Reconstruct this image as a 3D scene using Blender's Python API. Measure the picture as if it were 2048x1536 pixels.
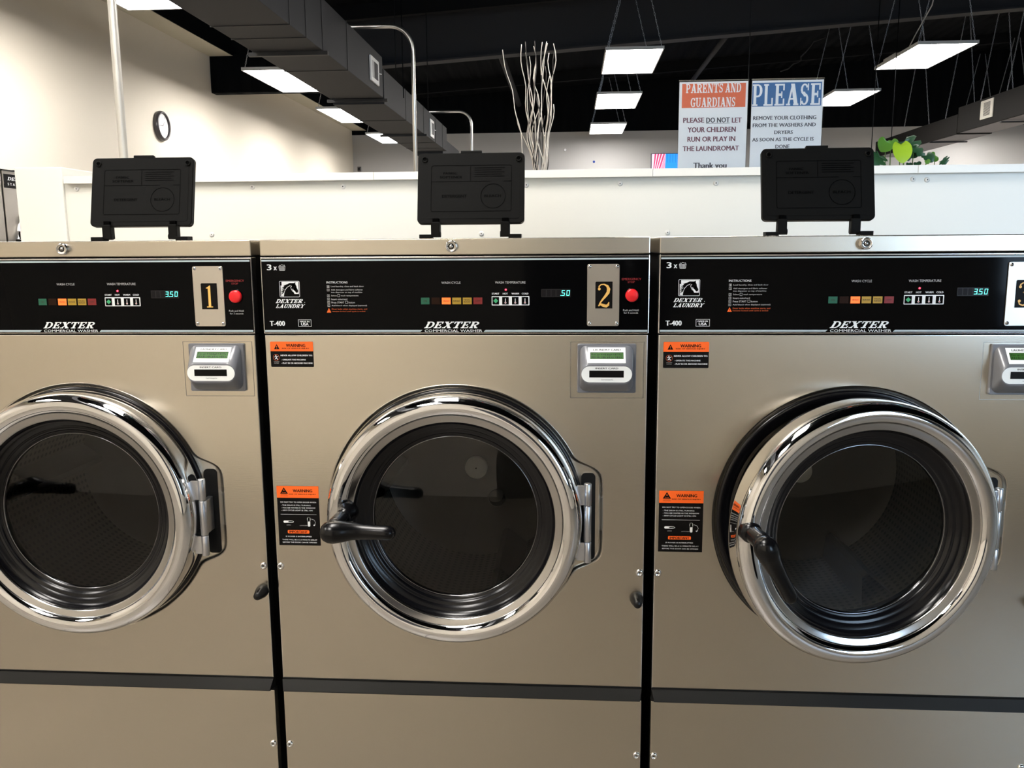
import bpy, bmesh, math, random
from math import sin, cos, pi, radians, atan2, sqrt
from mathutils import Vector, Matrix

for o in list(bpy.data.objects):
    bpy.data.objects.remove(o, do_unlink=True)
S = bpy.context.scene
COL = S.collection
random.seed(7)

# ------------------------------------------------------------------ camera
FPX, YAW, PIT, ROLL, DIST, EYE = 1717.9, radians(-3.958), radians(-9.150), radians(-0.401), 1.4806, 1.36
fw = Vector((sin(YAW)*cos(PIT), cos(YAW)*cos(PIT), sin(PIT)))
rt = Vector((cos(YAW), -sin(YAW), 0)); up = rt.cross(fw)
r2 = rt*cos(ROLL)+up*sin(ROLL); u2 = -rt*sin(ROLL)+up*cos(ROLL)
cam_data = bpy.data.cameras.new('camera'); cam = bpy.data.objects.new('camera', cam_data); COL.objects.link(cam)
cam.matrix_world = Matrix(((r2.x, u2.x, -fw.x, 0), (r2.y, u2.y, -fw.y, -DIST), (r2.z, u2.z, -fw.z, EYE), (0, 0, 0, 1)))
cam_data.sensor_width = 36; cam_data.lens = FPX/2048*36; cam_data.clip_start = 0.05; cam_data.clip_end = 200
S.camera = cam

# ------------------------------------------------------------------ world, exposure
W = bpy.data.worlds.new('sky'); S.world = W; W.use_nodes = True
bg = W.node_tree.nodes['Background']; bg.inputs[0].default_value = (0.58, 0.76, 1.0, 1); bg.inputs[1].default_value = 15.0
S.view_settings.view_transform = 'Standard'; S.view_settings.look = 'None'
S.view_settings.exposure = 0.0; S.view_settings.gamma = 1.0; S.view_settings.use_curve_mapping = False
S.cycles.use_denoising = True
S.cycles.max_bounces = 10; S.cycles.diffuse_bounces = 5; S.cycles.glossy_bounces = 6; S.cycles.transparent_max_bounces = 16
S.cycles.sample_clamp_indirect = 8.0
LED = 36.0

# ------------------------------------------------------------------ materials
MATS = {}
def mat(name, col=(.5, .5, .5), rough=.5, metal=0., emis=None, es=0., spec=.5, aniso=0., coat=0., bump=None):
    if name in MATS: return MATS[name]
    m = bpy.data.materials.new(name); m.use_nodes = True; nt = m.node_tree; b = nt.nodes['Principled BSDF']
    b.inputs['Base Color'].default_value = (*col, 1); b.inputs['Roughness'].default_value = rough
    b.inputs['Metallic'].default_value = metal; b.inputs['Specular IOR Level'].default_value = spec
    if aniso:
        b.inputs['Anisotropic'].default_value = aniso
        t = nt.nodes.new('ShaderNodeTangent'); t.direction_type = 'RADIAL'; t.axis = 'Z'
        nt.links.new(t.outputs[0], b.inputs['Tangent'])
    if coat: b.inputs['Coat Weight'].default_value = coat; b.inputs['Coat Roughness'].default_value = .05
    if emis: b.inputs['Emission Color'].default_value = (*emis, 1); b.inputs['Emission Strength'].default_value = es
    if bump:
        sc, st, stretch = bump
        tc = nt.nodes.new('ShaderNodeTexCoord'); mp = nt.nodes.new('ShaderNodeMapping'); mp.inputs['Scale'].default_value = stretch
        n = nt.nodes.new('ShaderNodeTexNoise'); n.inputs['Scale'].default_value = sc; n.inputs['Detail'].default_value = 3
        bp = nt.nodes.new('ShaderNodeBump'); bp.inputs['Strength'].default_value = st; bp.inputs['Distance'].default_value = .002
        nt.links.new(tc.outputs['Object'], mp.inputs[0]); nt.links.new(mp.outputs[0], n.inputs['Vector'])
        nt.links.new(n.outputs[0], bp.inputs['Height']); nt.links.new(bp.outputs[0], b.inputs['Normal'])
    MATS[name] = m
    return m
def glassy(name, tint, ior=1.5, rough=0.0):
    m = bpy.data.materials.new(name); m.use_nodes = True; nt = m.node_tree; nt.nodes.clear()
    out = nt.nodes.new('ShaderNodeOutputMaterial'); mx = nt.nodes.new('ShaderNodeMixShader'); fr = nt.nodes.new('ShaderNodeFresnel')
    fr.inputs[0].default_value = ior
    t = nt.nodes.new('ShaderNodeBsdfTransparent'); t.inputs[0].default_value = (*tint, 1)
    g = nt.nodes.new('ShaderNodeBsdfGlossy'); g.inputs['Roughness'].default_value = rough
    nt.links.new(fr.outputs[0], mx.inputs[0]); nt.links.new(t.outputs[0], mx.inputs[1]); nt.links.new(g.outputs[0], mx.inputs[2])
    nt.links.new(mx.outputs[0], out.inputs[0]); MATS[name] = m
    return m
steel = mat('brushed_steel', (.63, .580, .495), .25, 1, aniso=.75, bump=(60, .015, (.6, 1, 14)))
steel_lid = steel
plate_steel = mat('satin_plate', (.60, .56, .50), .34, 1)
edge_steel = mat('bright_edge', (.78, .77, .75), .18, 1)
chrome = mat('chrome', (.86, .86, .87), .045, 1)
chrome_in = mat('satin_chrome', (.50, .49, .48), .16, 1)
hinge_m = mat('hinge_aluminium', (.62, .63, .66), .32, 1)
blackp = mat('black_console', (.0018, .0018, .002), .06, 0, spec=.06)
blackpl = mat('black_plastic', (.005, .005, .005), .36, 0, spec=.3)
lidpl = mat('lid_plastic', (.0030, .0030, .0028), .5, 0, spec=.07)
lidgr = mat('lid_groove', (.0004, .0004, .0004), .5, 0, spec=.02)
rubber = mat('rubber', (.003, .003, .004), .20, 0, spec=.35)
handle_m = mat('handle_black', (.0025, .0025, .003), .24, 0, spec=.3)
dark = mat('dark_gap', (.006, .006, .006), .6, 0, spec=.2)
charcoal = mat('charcoal_strip', (.010, .0095, .0085), .5, 0, spec=.2)
white_pr = mat('white_print', (.85, .87, .88), .45)
soft_pr = mat('soft_print', (.50, .50, .50), .45)
stripe_pr = mat('stripe_print', (.42, .50, .54), .35)
orange_st = mat('orange_sticker', (.95, .13, .008), .45)
black_st = mat('black_sticker', (.003, .0025, .0025), .45, spec=.12)
orange_tx = mat('orange_print', (.55, .09, .02), .45)
red_tx = mat('red_print', (.22, .008, .012), .45)
maroon_tx = mat('maroon_print', (.10, .008, .010), .5)
gold = mat('gold_print', (.85, .48, .12), .4)
red_btn = mat('red_button', (.75, .012, .018), .28, spec=.5)
grn_i = mat('cycle_green', (.006, .085, .045), .4, emis=(.0, .20, .10), es=.06)
drk_i = mat('cycle_dark', (.016, .006, .003), .4, spec=.1)
org_i = mat('cycle_orange', (.85, .16, .03), .4, emis=(1, .16, .02), es=.75)
yel_i = mat('cycle_yellow', (.30, .19, .02), .4, emis=(.6, .33, .02), es=.16)
rd_i = mat('cycle_red', (.15, .009, .010), .4, emis=(.5, .01, .01), es=.08)
ind_tx = mat('indicator_print', (.03, .012, .004), .5)
led_red = mat('red_lamp', (.9, .02, .03), .3, emis=(1, .03, .06), es=7)
dim_disp = mat('dim_display', (.018, .017, .018), .35, spec=.2)
digit_on = mat('lit_digit', (.1, .9, .75), .3, emis=(.12, 1, .80), es=2.2)
digit_off = mat('unlit_digit', (.009, .008, .009), .4, spec=.1)
diam_g = mat('green_diamond', (.05, .40, .17), .4)
reader_g = mat('reader_grey', (.14, .145, .16), .33, 0, spec=.5, coat=.3)
label_w = mat('label_white', (.86, .88, .86), .35)
lcd = mat('lcd_green', (.035, .105, .020), .3, emis=(.10, .30, .05), es=.06)
lcd_d = mat('lcd_dark', (.008, .030, .008), .35)
cast_w = mat('white_paint_panel', (.84, .82, .74), .35, spec=.4)
trim_w = mat('white_trim', (.90, .88, .81), .35, spec=.4)
screw_w = mat('white_screw', (.85, .83, .78), .3)
wall_p = mat('wall_cream', (.76, .70, .60), .75, bump=(40, .08, (1, 1, 1)))
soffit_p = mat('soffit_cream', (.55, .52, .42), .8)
wall_g = mat('wall_grey', (.42, .415, .41), .75, bump=(40, .08, (1, 1, 1)))
black_c = mat('ceiling_black', (.0032, .0038, .0048), .9, spec=.06)
beam_c = mat('beam_black', (.007, .0075, .0085), .8, spec=.1)
duct_m = mat('duct_charcoal', (.020, .021, .024), .65, spec=.2, bump=(3, .3, (1, 1, 1)))
duct_d = mat('duct_seam', (.008, .008, .009), .6)
duct_u = mat('duct_bounce_grey', (.22, .215, .24), .6)  # pale lavender underside, daylight bounce put into the colour
rduct_m = mat('duct_brownblack', (.009, .008, .007), .7, spec=.15)
grille_w = mat('grille_white', (.80, .80, .80), .4)
conduit_m = mat('galvanised', (.70, .69, .66), .28, 1)
conduit_w = mat('galvanised_dull', (.62, .60, .55), .45, .6)
chain_m = mat('chain_zinc', (.42, .43, .45), .4, .7)
led_frame = mat('light_frame', (.55, .55, .55), .4)
led_diff = mat('light_diffuser', (.9, .9, .9), .5, emis=(1.0, .955, .90), es=LED)
paper = mat('paper_white', (.94, .94, .96), .6)
paper_red = mat('paper_orange', (.78, .17, .075), .6)
paper_blue = mat('paper_blue', (.045, .16, .38), .6)
ink_m = mat('ink_maroon', (.17, .045, .075), .6)
ink_g = mat('ink_grey', (.06, .06, .075), .6)
acrylic = glassy('acrylic', (.96, .97, .97), 1.35)
door_glass_m = glassy('door_glass', (.66, .66, .64), 1.5)
pane_m = glassy('window_pane', (.95, .97, .97), 1.4)
branch_m = mat('branch_pale', (.66, .61, .54), .6)
branch_d = mat('branch_dark', (.035, .030, .027), .6)
pot_m = mat('pot_ceramic', (.55, .53, .50), .3)
soil = mat('soil', (.03, .02, .012), .9)
stem_m = mat('stem_green', (.08, .16, .04), .5)
leaf_b = mat('leaf_bright', (.34, .55, .03), .35, spec=.5)
leaf_g = mat('leaf_mid', (.10, .26, .035), .35, spec=.5)
leaf_d = mat('leaf_dark', (.020, .075, .030), .30, spec=.5)
clock_f = mat('clock_frame', (.05, .045, .05), .3)
clock_w = mat('clock_face', (.80, .80, .78), .4)
tv_b = mat('tv_bezel', (.01, .01, .012), .3)
tv_s = [mat('tv_blue', (.01, .1, .4), .3, emis=(.01, .30, .95), es=1.1), mat('tv_red', (.4, .02, .08), .3, emis=(.55, .05, .14), es=1.0),
        mat('tv_pink', (.5, .4, .5), .3, emis=(.78, .55, .78), es=1.0), mat('tv_deep', (.01, .05, .3), .3, emis=(.005, .16, .62), es=1.0)]
floor_m = mat('floor_tile', (.50, .45, .38), .35, spec=.5)
asphalt = mat('asphalt', (.20, .20, .21), .9)
win_fr = mat('window_frame_metal', (.12, .12, .12), .4, .5)

def drum_mat():
    m = bpy.data.materials.new('perforated_drum'); m.use_nodes = True; nt = m.node_tree; b = nt.nodes['Principled BSDF']
    b.inputs['Metallic'].default_value = .3; b.inputs['Roughness'].default_value = .45
    N = nt.nodes.new; L = nt.links.new
    def M(op, a, c=None):
        n = N('ShaderNodeMath'); n.operation = op
        for i, v in enumerate((a, c)):
            if v is None: continue
            if isinstance(v, (int, float)): n.inputs[i].default_value = v
            else: L(v, n.inputs[i])
        return n.outputs[0]
    tc = N('ShaderNodeTexCoord'); sp = N('ShaderNodeSeparateXYZ'); L(tc.outputs['Object'], sp.inputs[0])
    ang = M('ARCTAN2', M('SUBTRACT', sp.outputs[2], .884), sp.outputs[0])
    a = M('SUBTRACT', M('FRACT', M('MULTIPLY', M('ADD', ang, 4.0), 92/(2*pi))), .5)
    y = M('SUBTRACT', M('FRACT', M('MULTIPLY', sp.outputs[1], 72.0)), .5)
    d = M('ADD', M('MULTIPLY', a, a), M('MULTIPLY', y, y))
    h = M('LESS_THAN', d, .075)
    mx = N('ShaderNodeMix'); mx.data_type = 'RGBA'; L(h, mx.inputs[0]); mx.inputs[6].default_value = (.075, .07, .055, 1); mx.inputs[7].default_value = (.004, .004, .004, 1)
    L(mx.outputs[2], b.inputs['Base Color'])
    return m
drum_m = drum_mat()
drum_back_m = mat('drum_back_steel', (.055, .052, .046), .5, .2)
hub_m = mat('drum_hub', (.92, .91, .88), .5, .0)

def add_tiles(m):
    nt = m.node_tree; b = nt.nodes['Principled BSDF']
    tc = nt.nodes.new('ShaderNodeTexCoord'); br = nt.nodes.new('ShaderNodeTexBrick'); br.offset = 0
    br.inputs['Scale'].default_value = 1.0; br.inputs['Brick Width'].default_value = .46; br.inputs['Row Height'].default_value = .46
    br.inputs['Mortar Size'].default_value = .004
    br.inputs['Color1'].default_value = (.21, .185, .155, 1); br.inputs['Color2'].default_value = (.18, .16, .135, 1); br.inputs['Mortar'].default_value = (.07, .06, .05, 1)
    nt.links.new(tc.outputs['Object'], br.inputs['Vector']); nt.links.new(br.outputs['Color'], b.inputs['Base Color'])
add_tiles(floor_m)
def add_corrugation(m):
    nt = m.node_tree; b = nt.nodes['Principled BSDF']
    tc = nt.nodes.new('ShaderNodeTexCoord'); wv = nt.nodes.new('ShaderNodeTexWave'); wv.bands_direction = 'X'
    wv.inputs['Scale'].default_value = 1.6; bp = nt.nodes.new('ShaderNodeBump'); bp.inputs['Strength'].default_value = .8; bp.inputs['Distance'].default_value = .03
    nt.links.new(tc.outputs['Object'], wv.inputs['Vector']); nt.links.new(wv.outputs['Fac'], bp.inputs['Height']); nt.links.new(bp.outputs[0], b.inputs['Normal'])
add_corrugation(black_c)

# ------------------------------------------------------------------ mesh builder
class MB:
    def __init__(s): s.v = []; s.f = []; s.m = []; s.sm = []; s.mats = []
    def mi(s, m):
        if m not in s.mats: s.mats.append(m)
        return s.mats.index(m)
    def face(s, idx, m, sm=False): s.f.append(tuple(idx)); s.m.append(s.mi(m)); s.sm.append(sm)
    def vs(s, pts): n = len(s.v); s.v += [tuple(p) for p in pts]; return list(range(n, n+len(pts)))
    def poly(s, pts, m): s.face(s.vs(pts), m)
    def box(s, x0, x1, y0, y1, z0, z1, m, bev=0.):
        if bev:
            bm = bmesh.new(); bmesh.ops.create_cube(bm, size=1)
            for v in bm.verts: v.co = Vector((x0+(v.co.x+.5)*(x1-x0), y0+(v.co.y+.5)*(y1-y0), z0+(v.co.z+.5)*(z1-z0)))
            bmesh.ops.bevel(bm, geom=bm.edges[:], offset=bev, segments=2, affect='EDGES', profile=.6)
            bmesh.ops.recalc_face_normals(bm, faces=bm.faces[:])
            s.add_bm(bm, m); bm.free(); return
        i = s.vs([(x, y, z) for x in (x0, x1) for y in (y0, y1) for z in (z0, z1)])
        for q in ((0, 1, 3, 2), (4, 6, 7, 5), (0, 4, 5, 1), (2, 3, 7, 6), (0, 2, 6, 4), (1, 5, 7, 3)): s.face([i[k] for k in q], m)
    def add_bm(s, bm, m, sm=False):
        bm.verts.ensure_lookup_table(); off = len(s.v); s.v += [tuple(v.co) for v in bm.verts]
        for f in bm.faces: s.face([off+v.index for v in f.verts], m, sm)
    def loft(s, loops, m, close=True, sm=True, cap0=False, cap1=False):
        L = [s.vs(l) for l in loops]; n = len(loops[0])
        for a, b in zip(L, L[1:]):
            for i in range(n if close else n-1):
                j = (i+1) % n; s.face((a[i], a[j], b[j], b[i]), m, sm)
        if cap0: s.face(L[0][::-1], m)
        if cap1: s.face(L[-1], m)
        return L
    def lathe(s, prof, m, cx=0., cz=0., n=96, sm=True, cap0=False, cap1=False):   # axis along y
        s.loft([[(cx+r*cos(2*pi*i/n), y, cz+r*sin(2*pi*i/n)) for i in range(n)] for r, y in prof], m, True, sm, cap0, cap1)
    def lathez(s, prof, m, cx=0., cy=0., n=24, sm=True, cap0=False, cap1=False):
        s.loft([[(cx+r*cos(2*pi*i/n), cy+r*sin(2*pi*i/n), z) for i in range(n)] for r, z in prof], m, True, sm, cap0, cap1)
    def tube(s, path, rad, m, n=10, cap=True, sm=True):
        P = [Vector(p) for p in path]; R = rad if isinstance(rad, (list, tuple)) else [rad]*len(P); loops = []; prev = None
        for i, p in enumerate(P):
            t = (P[min(i+1, len(P)-1)]-P[max(i-1, 0)]).normalized()
            if prev is None:
                a = Vector((0, 0, 1)) if abs(t.z) < .9 else Vector((1, 0, 0)); e1 = t.cross(a).normalized()
            else: e1 = (prev-t*prev.dot(t)).normalized()
            prev = e1; e2 = t.cross(e1)
            loops.append([tuple(p+(e1*cos(2*pi*k/n)+e2*sin(2*pi*k/n))*R[i]) for k in range(n)])
        s.loft(loops, m, True, sm, cap, cap)
    # flat artwork on a plane facing -y
    def rect(s, x0, z0, x1, z1, y, m): s.poly([(x0, y, z0), (x1, y, z0), (x1, y, z1), (x0, y, z1)], m)
    def flat(s, pts, y, m): s.poly([(p[0], y, p[1]) for p in pts], m)
    def frame(s, x0, z0, x1, z1, w, y, m):
        s.rect(x0, z0, x1, z0+w, y, m); s.rect(x0, z1-w, x1, z1, y, m); s.rect(x0, z0+w, x0+w, z1-w, y, m); s.rect(x1-w, z0+w, x1, z1-w, y, m)
    def rrect(s, x0, z0, x1, z1, r, y, m): s.flat(rr_loop(x0, z0, x1, z1, r, 5), y, m)
    def strip(s, pts, ws, y, m):
        n = len(pts); A = []; B = []
        for i in range(n):
            a = pts[max(i-1, 0)]; b = pts[min(i+1, n-1)]; dx, dz = b[0]-a[0], b[1]-a[1]; l = sqrt(dx*dx+dz*dz) or 1
            w = (ws[i] if isinstance(ws, (list, tuple)) else ws)/2; nx, nz = -dz/l*w, dx/l*w
            A.append((pts[i][0]+nx, pts[i][1]+nz)); B.append((pts[i][0]-nx, pts[i][1]-nz))
        for i in range(n-1): s.flat([B[i], B[i+1], A[i+1], A[i]], y-(i % 3)*1e-5, m)
    def text(s, t, x0, z0, x1, z1, y, m, bold=0.):
        vs, fs, bb = text_mesh(t); w, h = bb[2]-bb[0] or 1, bb[3]-bb[1] or 1
        e = min(bold*2.2, .05)*(z1-z0)
        for q, dx in enumerate((-e, e) if bold else (0,)):
            i = s.vs([(x0+dx+(v[0]-bb[0])/w*(x1-x0), y-q*4e-5, z0+(v[1]-bb[1])/h*(z1-z0)) for v in vs])
            for f in fs: s.face([i[k] for k in f], m)
    def slab(s, t, x0, z0, x1, z1, y, m, shear=0., k=1.):
        h = z1-z0; tot = sum(GW.get(c, .8) for c in t)+.10*(len(t)-1); cx = 0; wd = (x1-x0-shear*h)/tot
        for c in t:
            for q, poly in enumerate(glyph(c, k)): s.flat([(x0+(cx+p[0]*GW.get(c, .8))*wd+shear*h*p[1], z0+p[1]*h) for p in poly], y-q*1.2e-5, m)
            cx += GW.get(c, .8)+.10
    def mesh(s, name):
        me = bpy.data.meshes.new(name); me.from_pydata(s.v, [], s.f)
        for m in s.mats: me.materials.append(m)
        me.polygons.foreach_set('material_index', s.m); me.polygons.foreach_set('use_smooth', s.sm); me.update()
        return me
    def xform(s, f): s.v = [tuple(f(v)) for v in s.v]; return s

TXT = {}
def text_mesh(t, bold=0.):
    k = (t, bold)
    if k in TXT: return TXT[k]
    c = bpy.data.curves.new('t', 'FONT'); c.body = t; c.resolution_u = 2; c.offset = bold
    o = bpy.data.objects.new('t', c); me = bpy.data.meshes.new_from_object(o)
    vs = [(v.co.x, v.co.y) for v in me.vertices]; fs = [tuple(p.vertices) for p in me.polygons]
    bb = (min(v[0] for v in vs), min(v[1] for v in vs), max(v[0] for v in vs), max(v[1] for v in vs))
    bpy.data.objects.remove(o); bpy.data.curves.remove(c); bpy.data.meshes.remove(me)
    TXT[k] = (vs, fs, bb)
    return TXT[k]

def rr_loop(x0, z0, x1, z1, r, n=5):
    P = []
    for cx, cz, a0 in ((x1-r, z0+r, -pi/2), (x1-r, z1-r, 0), (x0+r, z1-r, pi/2), (x0+r, z0+r, pi)):
        for i in range(n+1):
            a = a0+pi/2*i/n; P.append((cx+r*cos(a), cz+r*sin(a)))
    return P

# slab serif letters made of convex pieces in a unit box
GW = {'I': .46, 'N': 1.0, 'M': 1.15, 'W': 1.2, ' ': .35, 'S': .74, 'P': .8, 'E': .82, 'L': .78, 'U': .98, 'G': .95, 'A': 1.0, 'R': .95, 'D': .95, 'X': 1.02, 'T': .9, 'Y': .95}
def arcq(cx, cz, rx, rz, a0, a1, wx, wz, n=8):
    P = []
    for i in range(n):
        a, b = a0+(a1-a0)*i/n, a0+(a1-a0)*(i+1)/n
        P.append([(cx+rx*cos(a), cz+rz*sin(a)), (cx+rx*cos(b), cz+rz*sin(b)), (cx+(rx-wx)*cos(b), cz+(rz-wz)*sin(b)), (cx+(rx-wx)*cos(a), cz+(rz-wz)*sin(a))])
    return P
def R(x0, z0, x1, z1): return [(x0, z0), (x1, z0), (x1, z1), (x0, z1)]
def D(x0, z0, x1, z1, w): return [(x0-w/2, z0), (x0+w/2, z0), (x1+w/2, z1), (x1-w/2, z1)]
def glyph(c, k=1.):
    t = .13*k; w = .26
    stem = lambda x: [R(x, 0, x+w, 1)]
    ser = lambda x0, x1: [R(x0, 0, x1, t), R(x0, 1-t, x1, 1)]
    if c == 'D': return [R(.1, 0, .36, 1), R(0, 0, .55, t), R(0, 1-t, .55, 1)]+arcq(.5, .5, .5, .5, -pi/2, pi/2, .26, t)
    if c == 'E': return [R(.1, 0, .38, 1), R(0, 0, .95, t), R(0, 1-t, .95, 1), R(.3, .44, .72, .56), R(.80, 0, .95, .32), R(.80, .70, .95, 1), R(.62, .35, .74, .65)]
    if c == 'L': return [R(.1, 0, .38, 1), R(0, 0, .95, t), R(0, 1-t, .5, 1), R(.80, 0, .95, .36)]
    if c == 'T': return [R(.36, 0, .64, 1), R(.2, 0, .8, t), R(0, 1-t, 1, 1), R(0, .68, .14, 1), R(.86, .68, 1, 1)]
    if c == 'I': return [R(.25, 0, .75, 1), R(0, 0, 1, t), R(0, 1-t, 1, 1)]
    if c == 'X': return [D(.80, 0, .20, 1, .32), D(.16, 0, .84, 1, .16), R(0, 0, .38, t), R(.56, 0, 1, t), R(0, 1-t, .44, 1), R(.62, 1-t, 1, 1)]
    if c == 'Y': return [R(.38, 0, .64, .5), D(.51, .42, .18, 1, .28), D(.53, .42, .84, 1, .15), R(.22, 0, .80, t), R(0, 1-t, .42, 1), R(.64, 1-t, 1, 1)]
    if c == 'R': return [R(.1, 0, .36, 1), R(0, 0, .46, t), R(0, 1-t, .55, 1), R(.3, .44, .55, .44+t)]+arcq(.52, .72, .40, .28, -pi/2, pi/2, .24, t)+[D(.80, 0, .50, .5, .27), R(.68, 0, 1, t)]
    if c == 'P': return [R(.1, 0, .38, 1), R(0, 0, .52, t), R(0, 1-t, .55, 1), R(.3, .40, .55, .40+t)]+arcq(.54, .70, .44, .30, -pi/2, pi/2, .26, t)
    if c == 'A': return [D(.18, 0, .50, 1, .14), D(.80, 0, .50, 1, .30), R(.22, .26, .74, .26+t), R(0, 0, .34, t), R(.58, 0, 1, t)]
    if c == 'N': return [R(.12, 0, .25, 1), R(.78, 0, .90, 1), D(.80, 0, .22, 1, .28), R(0, 0, .36, t), R(0, 1-t, .32, 1), R(.66, 1-t, 1, 1)]
    if c == 'U': return [R(.10, .30, .36, 1), R(.76, .30, .89, 1), R(0, 1-t, .46, 1), R(.64, 1-t, 1, 1)]+arcq(.495, .32, .395, .32, pi, 2*pi, .22, t)
    if c == 'S': return arcq(.48, .73, .42, .27, pi*.12, pi*1.35, .22, t)+arcq(.48, .28, .44, .28, -pi*.88, pi*.42, .24, t)+[D(.60, .40, .34, .62, .34), R(.80, .68, .92, 1), R(.04, 0, .16, .34)]
    if c == 'G': return arcq(.52, .5, .50, .5, pi*.16, pi*1.80, .26, t, 14)+[R(.66, .05, .90, .46), R(.54, .38, 1, .38+t), R(.84, .66, .94, 1)]
    return []

def put(me, name, parent=None, loc=None):
    o = bpy.data.objects.new(name, me); COL.objects.link(o)
    if parent: o.parent = parent
    if loc: o.location = loc
    return o
def obj(name, mb, parent=None, loc=None): return put(mb.mesh(name), name, parent, loc)
def tag(o, label, cat, group=None):
    o['label'] = label; o['category'] = cat
    if group: o['group'] = group
    return o
def thing(name, label, cat, loc=(0, 0, 0), group=None):
    o = bpy.data.objects.new(name, None); COL.objects.link(o); o.location = loc; o.empty_display_size = .1
    return tag(o, label, cat, group)
def struct(name, mb): o = obj(name, mb); o['kind'] = 'structure'; return o
MESH = {}
def shared(key, fn):
    if key not in MESH: MESH[key] = fn().mesh(key)
    return MESH[key]
def part(name, key, fn, parent, loc=None): return put(shared(key, fn), name, parent, loc)

# ------------------------------------------------------------------ room shell
XL, XR, YB, YF = -4.1, 8.2, 14.9, -3.4
mb = MB(); mb.box(XL-.1, XR+.1, YF-.1, YB+.1, -.1, 0, floor_m); struct('floor', mb)
mb = MB(); mb.box(XL-.15, XL, YF, YB, 0, 3.5, wall_p); mb.box(XL-.15, XL, YF, YB, 3.5, 5, black_c); struct('wall_left', mb)
mb = MB(); mb.box(XL-.15, XR+.15, YB, YB+.15, 0, 3.42, wall_g); mb.box(XL-.15, XR+.15, YB-.02, YB+.15, 3.42, 5.2, black_c); struct('wall_back', mb)
mb = MB(); mb.box(XR, XR+.15, YF, YB, 0, 3.2, wall_p); mb.box(XR, XR+.15, YF, YB, 3.2, 5.2, black_c); struct('wall_right', mb)
# street side wall with shop windows on the right part
WX0, WX1, WZ0, WZ1 = 2.3, 7.9, .85, 2.75
mb = MB(); mb.box(XL, WX0, YF-.15, YF, 0, 3.3, wall_p); mb.box(WX1, XR, YF-.15, YF, 0, 3.3, wall_p)
mb.box(WX0, WX1, YF-.15, YF, 0, WZ0, wall_p); mb.box(WX0, WX1, YF-.15, YF, WZ1, 3.3, wall_p); mb.box(XL, XR, YF-.15, YF, 3.3, 5.2, black_c); struct('wall_front', mb)
for i in range(3):
    a, b = WX0+(WX1-WX0)*i/3, WX0+(WX1-WX0)*(i+1)/3
    mb = MB(); mb.box(a, a+.05, YF-.12, YF-.02, WZ0, WZ1, win_fr); mb.box(b-.05, b, YF-.12, YF-.02, WZ0, WZ1, win_fr)
    mb.box(a, b, YF-.12, YF-.02, WZ0, WZ0+.05, win_fr); mb.box(a, b, YF-.12, YF-.02, WZ1-.05, WZ1, win_fr)
    w = struct('window_%d' % (i+1), mb); mb = MB(); mb.box(a+.05, b-.05, YF-.075, YF-.065, WZ0+.05, WZ1-.05, pane_m); obj('pane', mb, w)
pl = bpy.data.lights.new('window_portal', 'AREA'); pl.shape = 'RECTANGLE'; pl.size = WX1-WX0; pl.size_y = WZ1-WZ0; pl.cycles.is_portal = True
po = bpy.data.objects.new('window_portal', pl); COL.objects.link(po); po.location = ((WX0+WX1)/2, YF-.14, (WZ0+WZ1)/2); po.rotation_euler = (radians(90), 0, pi)
po.rotation_euler = (radians(-90), 0, pi)
mb = MB(); mb.box(-12, 16, -25, YF-.16, -.15, -.1, asphalt); struct('ground', mb)
reflect_dk = mat('reflection_dark', (.035, .035, .040), .35, spec=.3)  # unseen dark door, added to darken the reflections in the steel fronts
mb = MB(); mb.box(-.20, .46, YF, YF+.06, 0, 2.2, reflect_dk, .004); mb.box(-.26, -.20, YF, YF+.08, 0, 2.28, win_fr); mb.box(.46, .52, YF, YF+.08, 0, 2.28, win_fr); mb.box(-.20, .46, YF, YF+.08, 2.2, 2.28, win_fr)
dd = struct('added_dark_door', mb); mb = MB(); mb.tube([(.32, YF+.06, 1.0), (.32, YF+.11, 1.02), (.32, YF+.11, 1.28), (.32, YF+.06, 1.30)], .012, chrome, 10); obj('added_door_handle', mb, dd)
# sloped black roof deck with purlins
def roofz(x): return 4.12+.065*(x+1.65)
mb = MB()
mb.poly([(XL-.2, YF-.2, roofz(XL)), (XL-.2, YB+.2, roofz(XL)), (XR+.2, YB+.2, roofz(XR)), (XR+.2, YF-.2, roofz(XR))], black_c)
mb.poly([(XL-.2, YF-.2, roofz(XL)+.1), (XR+.2, YF-.2, roofz(XR)+.1), (XR+.2, YB+.2, roofz(XR)+.1), (XL-.2, YB+.2, roofz(XL)+.1)], black_c)
struct('ceiling', mb)
mb = MB()
for y in [6.3+k*2.4 for k in range(4)]:
    for a, b in ((y-.04, y-.03), (y-.04, y+.04)):
        z0 = roofz(XL)
        mb.poly([(XL, a, roofz(XL)-.16), (XR, a, roofz(XR)-.16), (XR, b, roofz(XR)-.16 if b > y else roofz(XR)), (XL, b, roofz(XL)-.16 if b > y else roofz(XL))], beam_c)
struct('trim_1', mb)
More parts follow.
